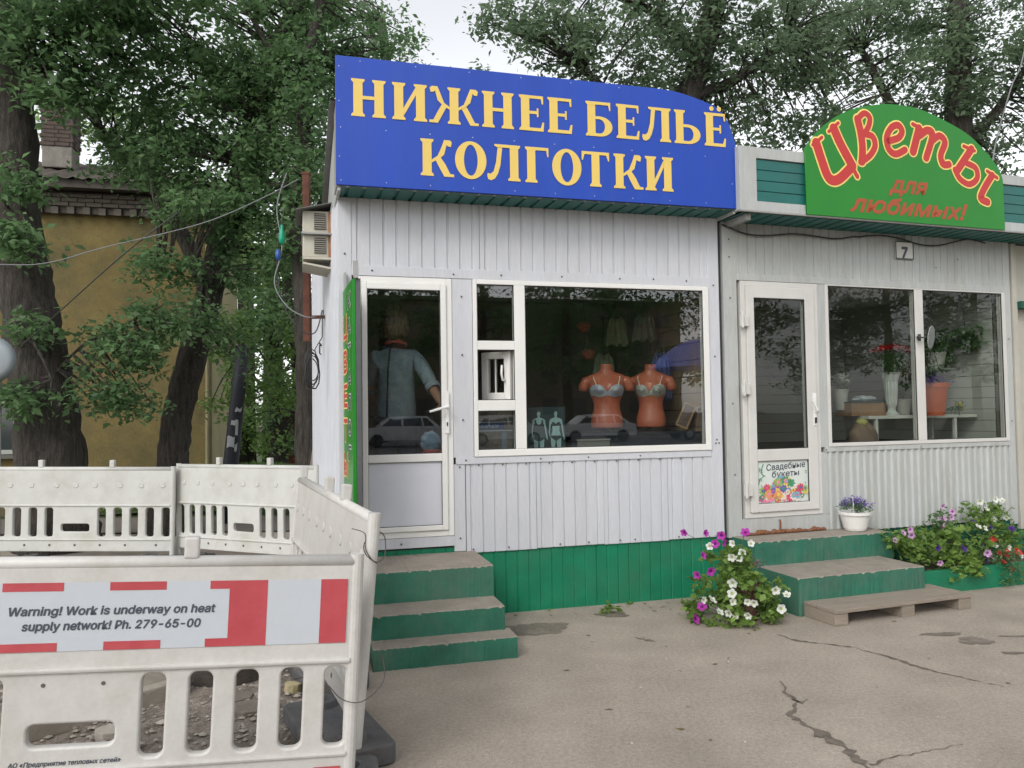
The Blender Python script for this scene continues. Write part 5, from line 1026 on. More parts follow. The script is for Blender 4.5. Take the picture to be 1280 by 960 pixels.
N_ = [(0,0,.93,.145,.10),(0,0,1.08,.125,.09),(0,0,1.25,.15,.10),(0,.0,1.40,.145,.085),(0,.015,1.47,.06,.06),(0,.03,1.53,.05,.052),(0,.045,1.62,.078,.095),(0,.05,1.70,.070,.085),
 (.155,0,1.42,.062,.062),(.235,-.05,1.28,.05,.05),(.285,-.14,1.14,.042,.042),(.305,-.25,1.06,.032,.032),(.318,-.31,1.02,.024,.022),(.322,-.345,1.005,.030,.014),
 (-.140,0,1.40,.052,.052),(-.175,.08,1.27,.045,.045),(-.19,.15,1.15,.042,.042),(-.17,.20,1.06,.032,.032),(-.13,.27,1.04,.024,.022),(-.11,.31,1.035,.030,.014),
 (.085,0,.86,.085,.09),(.09,0,.50,.058,.06),(.09,.01,.28,.05,.055),(.09,.02,.08,.036,.04),(.095,.10,.025,.04,.022),
 (-.085,0,.86,.085,.09),(-.09,0,.50,.058,.06),(-.09,.01,.28,.05,.055),(-.09,.02,.08,.036,.04),(-.095,.10,.025,.04,.022)]
E_ = [(0,1),(1,2),(2,3),(3,4),(4,5),(5,6),(6,7),(3,8),(8,9),(9,10),(10,11),(11,12),(12,13),(3,14),(14,15),(15,16),(16,17),(17,18),(18,19),(0,20),(20,21),(21,22),(22,23),(23,24),(0,25),(25,26),(26,27),(27,28),(28,29)]
k = len(N_)
for hb, sx, y0 in ((13,1,-.345),(19,-1,.31)):
    hx, hy, hz = N_[hb][:3]; dy = -1 if sx > 0 else 1
    for f, (ox, ln_) in enumerate(((-.024,.060),(-.009,.070),(.007,.066),(.021,.052))):
        N_ += [(hx+ox, hy+dy*.022, hz, .009,.009),(hx+ox, hy+dy*(.022+ln_*.55), hz-.010, .008,.008),(hx+ox, hy+dy*(.022+ln_*.72), hz-.034, .007,.007)]
        E_ += [(hb,k),(k,k+1),(k+1,k+2)]; k += 3
    N_ += [(hx-sx*.032, hy-dy*.01, hz-.002, .010,.010),(hx-sx*.048, hy+dy*.022, hz-.016, .009,.009)]; E_ += [(hb,k),(k,k+1)]; k += 2
skin_mesh('body', N_, E_, SKINC, pe)
m = MB()   # facial features, turned away from the camera
for sx in (-1, 1): m.lathe([(.001,-.011),(.009,-.006),(.011,0),(.009,.006),(.001,.011)], 10, (sx*.032,.137,1.66))
m.build('eye', mat('eye_white', (.7,.7,.68), .3), pe, smooth=True)
m = MB(); m.tube([(0,.130,1.675),(0,.150,1.65),(0,.158,1.632),(0,.135,1.622)], [.008,.010,.014,.006], 8); m.build('nose', SKINC, pe, smooth=True)
m = MB(); m.tube([(-.024,.128,1.595),(0,.140,1.593),(.024,.128,1.595)], [.004,.008,.004], 8); m.build('mouth', mat('lips', (.38,.10,.09), .4), pe, smooth=True)
for sx in (-1, 1):
    m = MB(); m.lathe([(.001,-.03),(.012,-.018),(.014,0),(.016,.018),(.001,.03)], 8, (sx*.083,.045,1.635), sx=.5); m.build('ear', SKINC, pe, smooth=True)
def blob(name, c, r, matl, parent, f=lambda d: 1, nu=32, nv=22):
    m = MB(); vs = []; fs = []
    for i in range(nv+1):
        th = math.pi*i/nv
        for j in range(nu):
            a = 2*math.pi*j/nu; d = Vector((math.sin(th)*math.cos(a), math.sin(th)*math.sin(a), math.cos(th))); q = f(d)
            vs.append((c[0]+d.x*r[0]*q, c[1]+d.y*r[1]*q, c[2]+d.z*r[2]*q))
    for i in range(nv):
        for j in range(nu): fs.append((i*nu+j, i*nu+(j+1)%nu, (i+1)*nu+(j+1)%nu, (i+1)*nu+j))
    m.add(vs, fs); return m.build(name, matl, parent, smooth=True)
def hairf(d):
    n_ = 1+.05*math.sin(d.x*17+d.z*7)+.04*math.sin(d.y*13+d.x*11)+.03*math.sin(d.z*23+d.x*5)
    if d.y > .35 and d.z < .35: n_ *= .70
    if d.z < -.55: n_ *= .82
    return n_
blob('hair', (0,.015,1.665), (.112,.128,.168), HAIRC, pe, hairf)
SH = [(0,0,.80,.195,.145),(0,0,1.05,.172,.125),(0,0,1.25,.182,.125),(0,0,1.40,.165,.105),(0,.01,1.490,.112,.10),(.158,0,1.415,.085,.080),(.235,-.045,1.28,.066,.064),(.280,-.12,1.165,.060,.058),(-.150,0,1.41,.100,.095),(-.185,.08,1.28,.072,.070),(-.19,.14,1.17,.060,.058)]
skin_mesh('denim_shirt', SH, [(0,1),(1,2),(2,3),(3,4),(3,5),(5,6),(6,7),(3,8),(8,9),(9,10)], DENIM, pe)
for a, b in (((.278,-.115,1.172),(.290,-.150,1.135)),((-.19,.14,1.175),(-.19,.16,1.15))):
    m = MB(); m.tube([a, b], [.062,.060], 18, caps=False); m.tube([b, a], [.055,.056], 18, caps=False); m.build('sleeve_cuff', DENIM, pe, smooth=True)
skin_mesh('trousers', [(0,0,.93,.175,.13),(.085,0,.86,.11,.115),(.09,0,.50,.072,.075),(.09,.01,.12,.06,.065),(-.085,0,.86,.11,.115),(-.09,0,.50,.072,.075),(-.09,.01,.12,.06,.065)], [(0,1),(1,2),(2,3),(0,4),(4,5),(5,6)], mat('dark_trousers', (.03,.035,.05), .9), pe)
m = MB()
ringp = [(.080*math.cos(2*math.pi*i/16), .012+.080*math.sin(2*math.pi*i/16), 1.512-.016*math.sin(2*math.pi*i/16)) for i in range(17)]
m.tube(ringp, [.015+.004*math.sin(i*2.1) for i in range(17)], 8, caps=False); m.build('red_collar', mat('coral_red_collar', (.55,.10,.07), .7), pe, smooth=True)
m = MB(); m.tube([(-.02,-.03,1.525),(-.055,-.10,1.46),(-.075,-.128,1.30),(-.08,-.125,1.10),(-.09,-.14,.90),(-.10,-.13,.80)], .007, 6); m.tube([(-.02,-.03,1.525),(-.09,.10,1.44),(-.12,.13,1.2),(-.13,.12,.9)], .007, 6); m.build('bag_strap', BLACK, pe, smooth=True)
bg_ = K1.thing('cloth_bag', 'pale blue and red cloth bag hanging low behind the door glass', 'bag', -.53, .22, 1.22)
blob('bag_body', (0,0,.11), (.085,.05,.085), mat('pale_blue_cloth', (.28,.38,.50), .9, .25, 14), bg_, lambda d: 1+.06*math.sin(d.x*9+d.z*7))
blob('lower_pocket', (0,0,.025), (.075,.045,.04), mat('faded_red_cloth', (.42,.08,.07), .9, .2, 10), bg_, lambda d: 1+.06*math.sin(d.x*9))
m = MB(); m.tube([(-.03,0,.18),(-.02,0,.28),(.0,.02,.37),(.02,0,.28),(.03,0,.18)], .006, 6); m.build('bag_handle', BLACK, bg_, smooth=True)

# ---------------------------------------------------------------- shop window mannequins
MANQ = mat('terracotta_mannequin', (.46,.13,.075), .32, .04, 4)
def manq(name, label, u, d, z, rz, s_, cup):
    t = K1.thing(name, label, 'mannequin', u, d, z, rz, 'mannequin torsos in the underwear kiosk window')
    prof = [(0,.126,.100),(.05,.132,.104),(.10,.124,.095),(.16,.108,.082),(.21,.106,.080),(.27,.120,.090),(.33,.138,.100),(.39,.152,.098),(.43,.165,.078),(.455,.158,.065),(.475,.115,.056),(.49,.070,.050),(.505,.052,.048),(.56,.047,.046)]
    Zs = [p[0] for p in prof]; As = [p[1] for p in prof]; Bs = [p[2] for p in prof]
    def S(th, z, off=0):
        a = float(np.interp(z, Zs, As))*s_; b = float(np.interp(z, Zs, Bs))*s_; x = a*math.sin(th); y = -b*math.cos(th)
        if math.cos(th) > 0:
            for sx in (-1,1): y -= .052*s_*math.exp(-((x-sx*.068*s_)/(.043*s_))**2-((z-.335)/.045)**2)
        n = Vector((math.sin(th)*b, -math.cos(th)*a, 0)).normalized()
        return (x+n.x*off, y+n.y*off, z)
    nt_, nz_ = 48, 46; m = MB(); vs = []; fs = []
    for i in range(nz_+1):
        for j in range(nt_): vs.append(S(2*math.pi*j/nt_, .56*i/nz_))
    for i in range(nz_):
        for j in range(nt_): fs.append((i*nt_+j, i*nt_+(j+1)%nt_, (i+1)*nt_+(j+1)%nt_, (i+1)*nt_+j))
    fs += [tuple(range(nt_-1,-1,-1)), tuple(range(nz_*nt_, (nz_+1)*nt_))]
    m.add(vs, fs); m.build('torso', MANQ, t, smooth=True)
    for sx in (-1, 1):
        m = MB(); m.tube([(sx*.12*s_,0,.420),(sx*.165*s_,0,.405),(sx*.185*s_,0,.36),(sx*.190*s_,0,.325)], [.045,.050,.046,.040], 16); m.build('arm_stub', MANQ, t, smooth=True)
    br = MB(); hi = lambda th: .312+.068*max(0, math.cos((abs((th+math.pi)%(2*math.pi)-math.pi)-.62)*1.7))**1.2 - (.03*math.exp(-(((th+math.pi)%(2*math.pi)-math.pi)/.16)**2))
    vs = []; fs = []; n = 72
    for i in range(9):
        for j in range(n):
            th = 2*math.pi*j/n; z0_ = .275+.008*math.cos(6*th); z1_ = max(hi(th), .30); vs.append(S(th, z0_+(z1_-z0_)*i/8, .005))
    for i in range(8):
        for j in range(n): fs.append((i*n+j, i*n+(j+1)%n, (i+1)*n+(j+1)%n, (i+1)*n+j))
    br.add(vs, fs); br_o = br.build('bra', cup, t, smooth=True)
    for sx in (-1, 1):
        p = [S(sx*.62, .365, .006), S(sx*.64, .40, .006), S(sx*.70, .435, .005), (sx*.098*s_,-.01,.474), (sx*.10*s_,.055,.44), S(math.pi-sx*.6, .36, .006)]
        m = MB(); m.tube([tuple(q) for q in smooth3(p, 4)], .0045, 6); m.build('bra_strap', mat('ivory_strap', (.68,.66,.55), .5), br_o, smooth=True)
    m = MB(); m.tube([(0,0,-.10),(0,0,.02)], .02, 10); m.build('stand', BLACK, t)
    return t
CUP1 = mat('ivory_and_blue_satin', (.62,.62,.56), .35, 0, 16, col2=(.20,.28,.50))
CUP2 = mat('ivory_and_grey_lace', (.16,.19,.20), .7, 0, 48, col2=(.62,.62,.56))
manq('mannequin_torso', 'left terracotta mannequin torso wearing an ivory and blue satin bra', 1.095, .55, 1.405, R(-18), 1.08, CUP1)
manq('mannequin_torso', 'right terracotta mannequin torso wearing an ivory bra with grey lace', 1.52, .55, 1.405, R(-30), 1.0, CUP2)
tb = K1.thing('display_table', 'dark cloth covered display table carrying the mannequins', 'table', 1.25, .55, .60)
DKC = mat('navy_black_cloth', (.02,.024,.035), .8, .3, 5)
m = MB(); m.box(-.60,.60,-.30,.35,.735,.765); m.build('table_top', DKC, tb, bevel=.004)
m = MB(); m.box(-.60,.60,-.305,-.295,.0,.734); m.box(-.60,-.59,-.29,.35,.0,.734); m.build('skirt', DKC, tb)
for x, y in ((-.55,.3),(.55,.3)): m = MB(); m.box(x-.02,x+.02,y-.02,y+.02,0,.734); m.build('leg', BLACK, tb)
b = K1.thing('pale_box', 'low pale grey box in the window below the left mannequin', 'box', .80, .30, 1.19)
m = MB(); m.box(-.10,.19,-.06,.10,.0,.115); m.build('box_body', mat('pale_grey_card', (.20,.195,.18), .8), b, bevel=.004); m = MB(); m.box(-.105,.195,-.065,.105,.116,.13); m.build('lid', mat('grey_card_lid', (.28,.27,.25), .8), b)
# poster with two figures in underwear
po = K1.thing('poster', 'dark teal poster of two pale women in underwear inside the kiosk window', 'poster', .46, .14, 1.262)
m = MB(); m.box(-.27,.10,-.002,.002,0,.33); m.build('poster_sheet', mat('dark_teal_print', (.018,.040,.045), .5, .3, 2), po)
PALE = mat('pale_cyan_print', (.30,.46,.47), .5, .2, 30); SHP = mat('dark_swimwear_print', (.03,.05,.055), .5, .2, 20)
def fig(cx, dark, y=-.0035, s_=1.0):
    F = MB(); q = lambda *p: F.flat([(cx+a*s_, b) for a, b in p], y-.0001*len(F.f))
    q(*[(.016*math.cos(i*.52), .278+.022*math.sin(i*.52)) for i in range(12)])
    q((-.008,.262),(.008,.262),(.010,.244),(.040,.234),(.054,.222),(.050,.20),(.034,.19),(.030,.16),(.028,.14),(.040,.105),(.045,.07),(.040,.004),(.010,.004),(.003,.06),(-.003,.06),(-.012,.004),(-.040,.004),(-.045,.07),(-.040,.105),(-.028,.14),(-.030,.16),(-.034,.19),(-.050,.20),(-.054,.222),(-.040,.234),(-.010,.244))
    q((.038,.226),(.053,.222),(.060,.17),(.066,.12),(.075,.07),(.068,.062),(.056,.115),(.048,.165)); q((-.038,.226),(-.053,.222),(-.058,.17),(-.062,.12),(-.052,.08),(-.046,.085),(-.051,.12),(-.046,.165))
    o = F.build('printed_figure', PALE, po); G_ = MB(); g_ = lambda *p: G_.flat([(cx+a*s_, b) for a, b in p], y-.003-.0001*len(G_.f))
    if dark: g_((-.036,.225),(-.026,.226),(-.018,.196),(0,.186),(.018,.196),(.026,.226),(.036,.225),(.036,.19),(.030,.16),(.028,.14),(.040,.105),(.043,.07),(.006,.052),(-.006,.052),(-.043,.07),(-.040,.105),(-.028,.14),(-.030,.16),(-.036,.19))
    else: g_((-.036,.205),(-.020,.208),(-.002,.192),(.018,.208),(.036,.205),(.032,.175),(-.032,.175)); g_((-.043,.098),(.043,.098),(.042,.082),(.006,.055),(-.006,.055),(-.042,.082))
    g_((-.020,.262),(-.021,.285),(-.012,.303),(.0,.306),(.012,.303),(.021,.285),(.020,.255),(.012,.270),(.013,.288),(-.004,.294),(-.012,.284)); G_.build('printed_garment', SHP, o)
fig(-.125, True); fig(.02, False)
# lower card with blue strip, in the small pane
cd = K1.thing('window_card', 'collage card with a blue lettered strip in the lowest small pane', 'card', -.05, .16, 1.262)
m = MB(); m.box(-.15,.17,0,.004,0,.30); m.build('card_sheet', mat('murky_brown_collage', (.05,.055,.05), .5, 0, 14, col2=(.19,.15,.12)), cd)
m = MB(); m.box(-.15,.10,-.003,-.001,.160,.205); m.build('blue_strip', mat('blue_print_strip', (.02,.06,.20), .4), cd)
text('lettering', 'МАНИКЮР', .050, mat('pale_print_letters', (.40,.48,.55), .5), cd, (-.035,-.004,.168), width=.18)
m = MB(); m.box(-.15,.17,-.004,-.002,.142,.150); m.box(-.15,.17,-.004,-.002,.212,.217); m.build('pale_line', mat('pale_print_letters', (.4,.48,.55)), cd)
m = MB(); m.box(.08,.12,-.003,-.001,.0,.13); m.build('pale_band', mat('blue_grey_print', (.16,.20,.25), .5), cd)
# clothes on a rail
rail = K1.thing('clothes_rail', 'metal rail across the underwear shop under its ceiling', 'rail', 1.0, .9, 2.6)
m = MB(); m.tube([(-.9,0,0),(.88,0,0)], .012, 8); m.build('rail_bar', GREYM, rail, smooth=True)
def garment(label, u, d, z0, z1, w_, matl, neck=.1, sd=1, name='hanging_garment'):
    t = K1.thing(name, label, 'garment', u, d, z0, R(-10)); m = MB(); nx, nz = 20, 14; vs = []; fs = []; rs = random.Random(sd)
    for side in (0, 1):
        for j in range(nz+1):
            f = j/nz; ww = w_*(.62+.38*(1-f)) if f < .8 else w_*(.62-.25*(f-.8)/.2)
            for i in range(nx+1):
                x = (i/nx-.5)*ww; y = .022*math.sin(i*1.15+sd+f*2)*(1-.6*f)+(.03*math.cos(x/ww*math.pi) if side else -.03*math.cos(x/ww*math.pi)); vs.append((x, y, (z1-z0)*f-(.05*math.exp(-(x/.05)**2) if f > .9 else 0)+(.015*math.sin(i*.9+sd) if j == 0 else 0)))
    n = nx+1; half = n*(nz+1)
    for sdi in (0, half):
        for j in range(nz):
            for i in range(nx): fs.append((sdi+j*n+i, sdi+j*n+i+1, sdi+(j+1)*n+i+1, sdi+(j+1)*n+i))
    m.add(vs, fs); m.build('cloth', matl, t, smooth=True)
    m = MB(); zt_ = z1-z0; m.tube([(-w_*.3,0,zt_-.03),(0,0,zt_+.05),(w_*.3,0,zt_-.03)], .004, 6); m.tube([(0,0,zt_+.05),(0,0,zt_+.11)], .004, 6); m.build('hanger', BLACK, t)
    return t
garment('sage grey nightdress hanging behind the left mannequin neck', 1.24, .95, 1.75, 2.12, .26, mat('sage_grey_cotton', (.19,.20,.15), .9, .15, 6), sd=2)
garment('pale olive camisole hanging high in the window', 1.42, 1.05, 2.18, 2.48, .24, mat('pale_olive_cotton', (.20,.20,.13), .9, .15, 6), sd=3)
garment('grey green slip hanging high near the tiled wall', 1.68, 1.0, 2.22, 2.50, .26, mat('grey_green_satin', (.17,.18,.14), .6, .15, 6), sd=4)
garment('slate blue robe hanging beside the right mannequin', 1.72, .75, 1.65, 2.12, .22, mat('slate_blue_satin', (.10,.12,.28), .5, .25, 5), sd=5)
for i, (u, z) in enumerate(((.98,2.32),(1.02,2.07))):
    t = K1.thing('red_tag', ('upper' if i == 0 else 'lower')+' dull red garment bundle hanging over the left mannequin', 'garment', u, .8, z)
    blob('bundle', (0,0,0), (.065,.04,.05), mat('dull_red_cloth', (.20,.045,.03), .9, .2, 9), t, lambda d: 1+.12*math.sin(d.x*7+d.z*5)); m = MB(); m.tube([(0,0,.04),(0,.1,2.6-z)], .003, 4); m.build('hook_cord', BLACK, t)
for i, (lb, u, d, w_, h_, tilt) in enumerate((('narrow gold framed picture leaning at the right of the mannequins', 1.735, .40, .11, .22, 24),)):
    t = K1.thing('picture_frame', lb, 'picture frame', u, d, 1.40, R(-25)); t.rotation_euler[1] = R(tilt)
    m = MB(); m.frame(-w_/2,w_/2,0,h_,.014,-.008,.008); m.build('frame', mat('tan_wood_frame', (.34,.20,.09), .5), t, bevel=.002)
    m = MB(); m.box(-w_/2+.014,w_/2-.014,-.002,.002,.014,h_-.014); m.build('picture', mat('brown_print', (.10,.06,.05), .5, .5, 20), t)
m = MB(); rp = [(1.84+.028*math.cos(a), .25, 1.55+.028*math.sin(a)) for a in [2*math.pi*i/18 for i in range(19)]]; m.tube([tuple(K1.w(*p)) for p in rp], .009, 8, caps=False)
props(m.build('tape_ring', mat('grey_ring', (.33,.33,.33), .4), None, smooth=True), 'small grey ring hanging at the right window edge beside the picture', 'ring')
m = MB(); m.tube([tuple(K1.w(1.80,.12,1.62)), tuple(K1.w(1.79,.12,2.6))], .006, 6); props(m.build('hanging_rod', GREYM), 'thin vertical rod hanging inside the right end of the big window', 'rod')

# ---------------------------------------------------------------- flower shop interior
tw = K2.thing('display_bench', 'long white display bench inside the flower kiosk window', 'bench', 2.50, .42, .58)
WHP = mat('white_laminate', (.66,.66,.62), .4)
m = MB(); m.box(-.70,.66,-.12,.22,.858,.888); m.build('bench_top', WHP, tw, bevel=.003)
for x in (-.60,.38):
    for y in (-.10,.18): m = MB(); m.box(x-.014,x+.014,y-.014,y+.014,0,.857); m.build('leg', WHP, tw)
va = K2.thing('flower_vase', 'tall fluted white vase holding green stems under a red bouquet', 'vase', 2.22, .45, 1.468)
m = MB(); n = 32; prof = [(.075,0),(.078,.012),(.060,.022),(.038,.045),(.036,.07),(.052,.11),(.060,.20),(.064,.33),(.085,.405),(.098,.42),(.090,.423),(.070,.40),(.001,.38)]
vs = []; fs = []
for r_, z in prof:
    for j in range(n): q = r_*(1-.07*(j % 2) if .04 < z < .40 else 1); vs.append((q*math.cos(2*math.pi*j/n), q*math.sin(2*math.pi*j/n), z))
for i in range(len(prof)-1):
    for j in range(n): fs.append((i*n+j, i*n+(j+1)%n, (i+1)*n+(j+1)%n, (i+1)*n+j))
m.add(vs, fs); m.build('vase', mat('white_glazed_vase', (.62,.64,.62), .3), va)
bq = K2.thing('red_bouquet', 'flat red carnation bouquet standing in the tall white vase', 'bouquet', 2.22, .45, 1.86)
rs = random.Random(12); m = MB()
for _ in range(26):
    a = rs.uniform(0,6.28); r_ = rs.uniform(.03,.20); m.tube([(0,0,-.02),(r_*.5*math.cos(a), r_*.3*math.sin(a), .12),(r_*math.cos(a)-.02, r_*.5*math.sin(a), .22)], .003, 4)
m.build('stems', STEMM, bq)
quads_mesh('foliage', leaves([(rs.uniform(-.15,.15), rs.uniform(-.08,.08), rs.uniform(.04,.20)) for _ in range(22)], [.06]*22, 26, .05, -.5, rng, 1, .2), LEAF, bq)
REDP = leaf_mat('red_carnation_petals', (.40,.02,.02), (.66,.05,.04), .2)
for i in range(12):
    x = -.20+i*.037; z = .25+.035*math.sin((x+.20)/.44*math.pi)+rs.uniform(-.01,.01)
    quads_mesh('red_bloom', leaves([(x, rs.uniform(-.06,.03), z)], [.034], 70, .026, .0, rng, .55, .9), REDP, bq)
bx = K2.thing('cardboard_box', 'brown cardboard box with papers beside the tall white vase', 'box', 1.93, .50, 1.468)
m = MB(); m.box(-.24,.17,-.10,.12,0,.125); m.build('box_body', mat('brown_cardboard', (.27,.16,.085), .85, .12), bx, bevel=.003); m = MB(); m.box(-.245,.175,-.105,.125,.126,.14); m.build('dark_tray', mat('dark_green_tray', (.03,.06,.055), .5), bx)
blob('crumpled_wrap', (-.02,-.02,.165), (.12,.06,.03), mat('clear_grey_wrap', (.40,.44,.46), .2), bx, lambda d: 1+.2*math.sin(d.x*11+d.z*3)+.1*math.sin(d.y*17))
for lb, u, d, z, r_, h_, fc in (('small white pot with white blooms at the left end of the flower display', 1.70, .55, 1.53, .07, .20, 'w'),('squat white pot half hidden behind the window mullion', 2.46, .55, 1.468, .085, .16, 'n')):
    t = K2.thing('white_flower_pot', lb, 'flower pot', u, d, z); m = MB(); m.lathe([(.001,0),(r_*.72,0),(r_*.95,h_*.92),(r_*1.04,h_*.93),(r_*1.04,h_),(.001,h_*.98)], 24); m.build('pot', mat('cream_pot', (.42,.42,.38), .5), t)
    quads_mesh('foliage', leaves([(rs.uniform(-.08,.08), rs.uniform(-.05,.05), h_+rs.uniform(0,.16)) for _ in range(14)], [.05]*14, 22, .045, 0, rng), LEAF, t)
    if fc == 'w': quads_mesh('white_bloom', leaves([(rs.uniform(-.06,.05), -.05, h_+rs.uniform(.06,.14)) for _ in range(7)], [.03]*7, 22, .028, 0, rng, .8, .8), leaf_mat('cream_petals', (.45,.45,.38), (.7,.7,.62), .2), t)
    else: quads_mesh('dry_grass', leaves([(rs.uniform(-.10,.08), 0, h_+rs.uniform(.1,.42)) for _ in range(22)], [.06]*22, 20, .05, -1.1, rng, 1, .12), leaf_mat('mixed_dry_stems', (.10,.07,.03), (.24,.17,.07), .2), t)
sk_ = K2.thing('wrapped_sack', 'tan paper sack with a yellow top at the lower left of the flower window', 'sack', 1.74, .32, 1.14)
blob('sack_body', (0,0,.10), (.15,.10,.17), mat('tan_paper', (.20,.14,.10), .8, .2, 4), sk_, lambda d: 1+.06*math.sin(d.x*8+d.z*6)); blob('yellow_top', (-.03,-.02,.27), (.06,.04,.035), mat('yellow_wrap', (.45,.42,.15), .4, .2, 9), sk_, lambda d: 1+.12*math.sin(d.x*9)); st_ = MB(); st_.box(-.2,.2,-.12,.25,-.56,-.06); st_.build('crate_base', DARK, sk_)
op = K2.thing('hanging_pot', 'orange pot of purple flowers hanging on cords inside the flower window', 'hanging pot', 2.50, .20, 1.462)
m = MB(); m.lathe([(.001,0),(.085,0),(.125,.27),(.138,.27),(.142,.315),(.130,.316),(.120,.28),(.001,.27)], 26); m.build('pot', mat('orange_pot', (.50,.10,.03), .5, .08), op)
m = MB(); [m.tube([(x,y,.31),(0,0,.68)], .003, 5) for x, y in ((-.12,0),(.12,0),(0,.12))]; m.tube([(0,0,.68),(0,0,1.27)], .003, 5); m.build('cord', BLACK, op)
quads_mesh('purple_blossom', leaves([(rs.uniform(-.16,.10), rs.uniform(-.1,.05), rs.uniform(.30,.42)) for _ in range(26)], [.045]*26, 26, .022, 0, rng, .8, .6), leaf_mat('purple_petals', (.07,.03,.22), (.20,.11,.42), .3), op)
quads_mesh('foliage', leaves([(rs.uniform(-.14,.12), rs.uniform(-.1,.08), rs.uniform(.28,.50)) for _ in range(22)], [.05]*22, 18, .035, 0, rng), LEAF, op)
for lb, u, d, z, rr_, n, pot in (('leafy green plant in a pale pot hung high by the siding', 2.86, .55, 2.02, .22, 46, True),('trailing green plant nearest the siding wall', 3.04, .30, 2.10, .13, 20, False),('dark bushy plant behind the orange pot', 2.78, .55, 1.52, .12, 18, False)):
    t = K2.thing('house_plant', lb, 'plant', u, d, z); rs2 = random.Random(n)
    if pot: m = MB(); m.lathe([(.001,-.14),(.06,-.14),(.085,0),(.09,.0),(.09,.02),(.001,.01)], 22, (-.02,-.08,.06)); m.build('pot', mat('cream_pot', (.42,.42,.38), .5), t); m = MB(); m.box(-.16,.14,-.16,.14,-.10,-.085); m.build('shelf', mat('pale_shelf', (.30,.30,.27), .6), t)
    elif z > 2: m = MB(); m.tube([(0,0,0),(0,.02,.62)], .004, 5); m.build('cord', BLACK, t)
    else: m = MB(); m.lathe([(.001,-.055),(.06,-.055),(.08,.05),(.001,.05)], 20); m.build('pot', DARK, t)
    cs = [(rs2.gauss(0,rr_*.5), rs2.gauss(0,rr_*.4), rs2.gauss(.12,rr_*.42)) for _ in range(n)]
    quads_mesh('foliage', leaves(cs, [.07]*n, 24, .055, .4, rng), LEAF, t)
yf = K2.thing('yellow_rose', 'small yellow bloom low against the pale siding', 'flower', 2.93, .30, 1.57)
quads_mesh('bloom', leaves([(0,0,0),(.02,0,-.03)], [.022,.02], 40, .022, 0, rng, .8, .8), leaf_mat('yellow_petals', (.45,.38,.03), (.65,.55,.08), .2), yf); quads_mesh('foliage', leaves([(0,.02,-.04),(.04,.02,.0),(-.05,.02,-.06)], [.05]*3, 26, .04, 0, rng), LEAF, yf)
m = MB(); m.tube([(0,0,-.12),(0,.02,-.01)], .004, 5); m.build('stem', STEMM, yf)
# latch and mirror on the mullion
mi2 = K2.thing('side_mirror', 'small oval mirror on a black clip at the flower window mullion', 'mirror', 2.098, -.02, 2.19)
m = MB(); m.lathe([(.001,-.01),(.018,-.008),(.020,.012),(.001,.016)], 14, (-.02,-.03,0), sx=1, sy=1.0); m.tube([(-.02,-.02,0),(.03,-.05,.0),(.07,-.06,.0)], .007, 6); m.tube([(-.02,-.035,-.03),(-.02,-.035,.03)], .014, 8); m.build('clip', BLACK, mi2, smooth=True)
me = curve_plate([(.030+.030*math.sin(a)*1.0+.012*math.cos(a), .105*math.cos(a)) for a in [2*math.pi*i/24 for i in range(24)]], [], .010, .003); me.materials.append(mat('pale_mirror_face', (.30,.32,.31), .15, .2, 20, metal=.6)); o = link('mirror_face', me, mi2); o.location = (.05,-.065,0); o.rotation_euler = (0,0,R(-15))

# ---------------------------------------------------------------- across the street: seen mirrored in the shop windows
def car(name, label, u, d, col, flip=False, kind='hatch'):
    t = K1.thing(name, label, 'car', u, d, -.008, 0 if not flip else math.pi, 'cars parked across the street')
    P = mat('car_paint_'+name+str(round(col[0]*100)), col, .3, .02, 2, coat=.6)
    prof = [(-2.05,.32),(-2.08,.62),(-1.98,.86),(-1.35,.93),(-.70,1.40),(-.20,1.47),(1.15,1.45),(1.70,.98),(2.0,.92),(2.06,.55),(2.0,.30)]
    body = [(-2.05,.32),(-2.08,.62),(-1.98,.86),(-1.35,.93),(-1.2,.95),(1.72,.97),(2.0,.92),(2.06,.55),(2.0,.30)]
    m = MB(); m.prism(body, -.82, .82); m.build('body', P, t, bevel=.05, seg=3)
    m = MB(); vs = []; top = [(-1.25,.95),(-.68,1.40),(-.2,1.46),(1.12,1.44),(1.68,.97)]
    for y, yy in ((-.78,-.62),(.78,.62)): vs += [(x, (yy if z > 1 else y), z) for x, z in top]
    n = 5; m.add(vs, [tuple(range(n)), tuple(range(2*n-1,n-1,-1))]+[(i,(i+1)%n,(i+1)%n+n,i+n) for i in range(n)]); m.build('cabin', P, t, bevel=.02)
    GLC = mat('dark_car_glass', (.02,.025,.03), .05)
    for a, b in (((-1.08,.99,-.62,1.34),(-.10,1.38,-.12,.99)),((-.02,.99,-.0,1.385),(.80,1.37,.86,.99)),((.94,.99,.88,1.36),(1.10,1.34,1.44,.99))):
        for sy in (-1, 1):
            q = [(a[0],a[1]),(a[2],a[3]),(b[0],b[1]),(b[2],b[3])]; m = MB(); m.add([(x, sy*(.795-(z-.95)*.36), z) for x, z in q], [(0,1,2,3)]); m.build('side_window', GLC, t)
    for x in (-1.30, 1.28):
        for sy in (-1, 1):
            m = MB(); m.lathe([(.001,-.1),(.19,-.1),(.31,-.09),(.32,0),(.31,.09),(.19,.1),(.001,.1)], 20); o = m.build('wheel', BLACK, t, smooth=True); o.rotation_euler = (R(90),0,0); o.location = (x, sy*.76, .32)
            m = MB(); m.lathe([(.001,0),(.19,0),(.19,.01),(.001,.02)], 14); r_ = m.build('rim', GREYM, o); r_.location = (0,0,.095*(-sy) if sy > 0 else .095)
    for sy in (-.62,.62): m = MB(); m.box(-2.09,-2.02,sy-.14,sy+.14,.62,.74); m.build('headlight', PVC, t, bevel=.02)
    return t
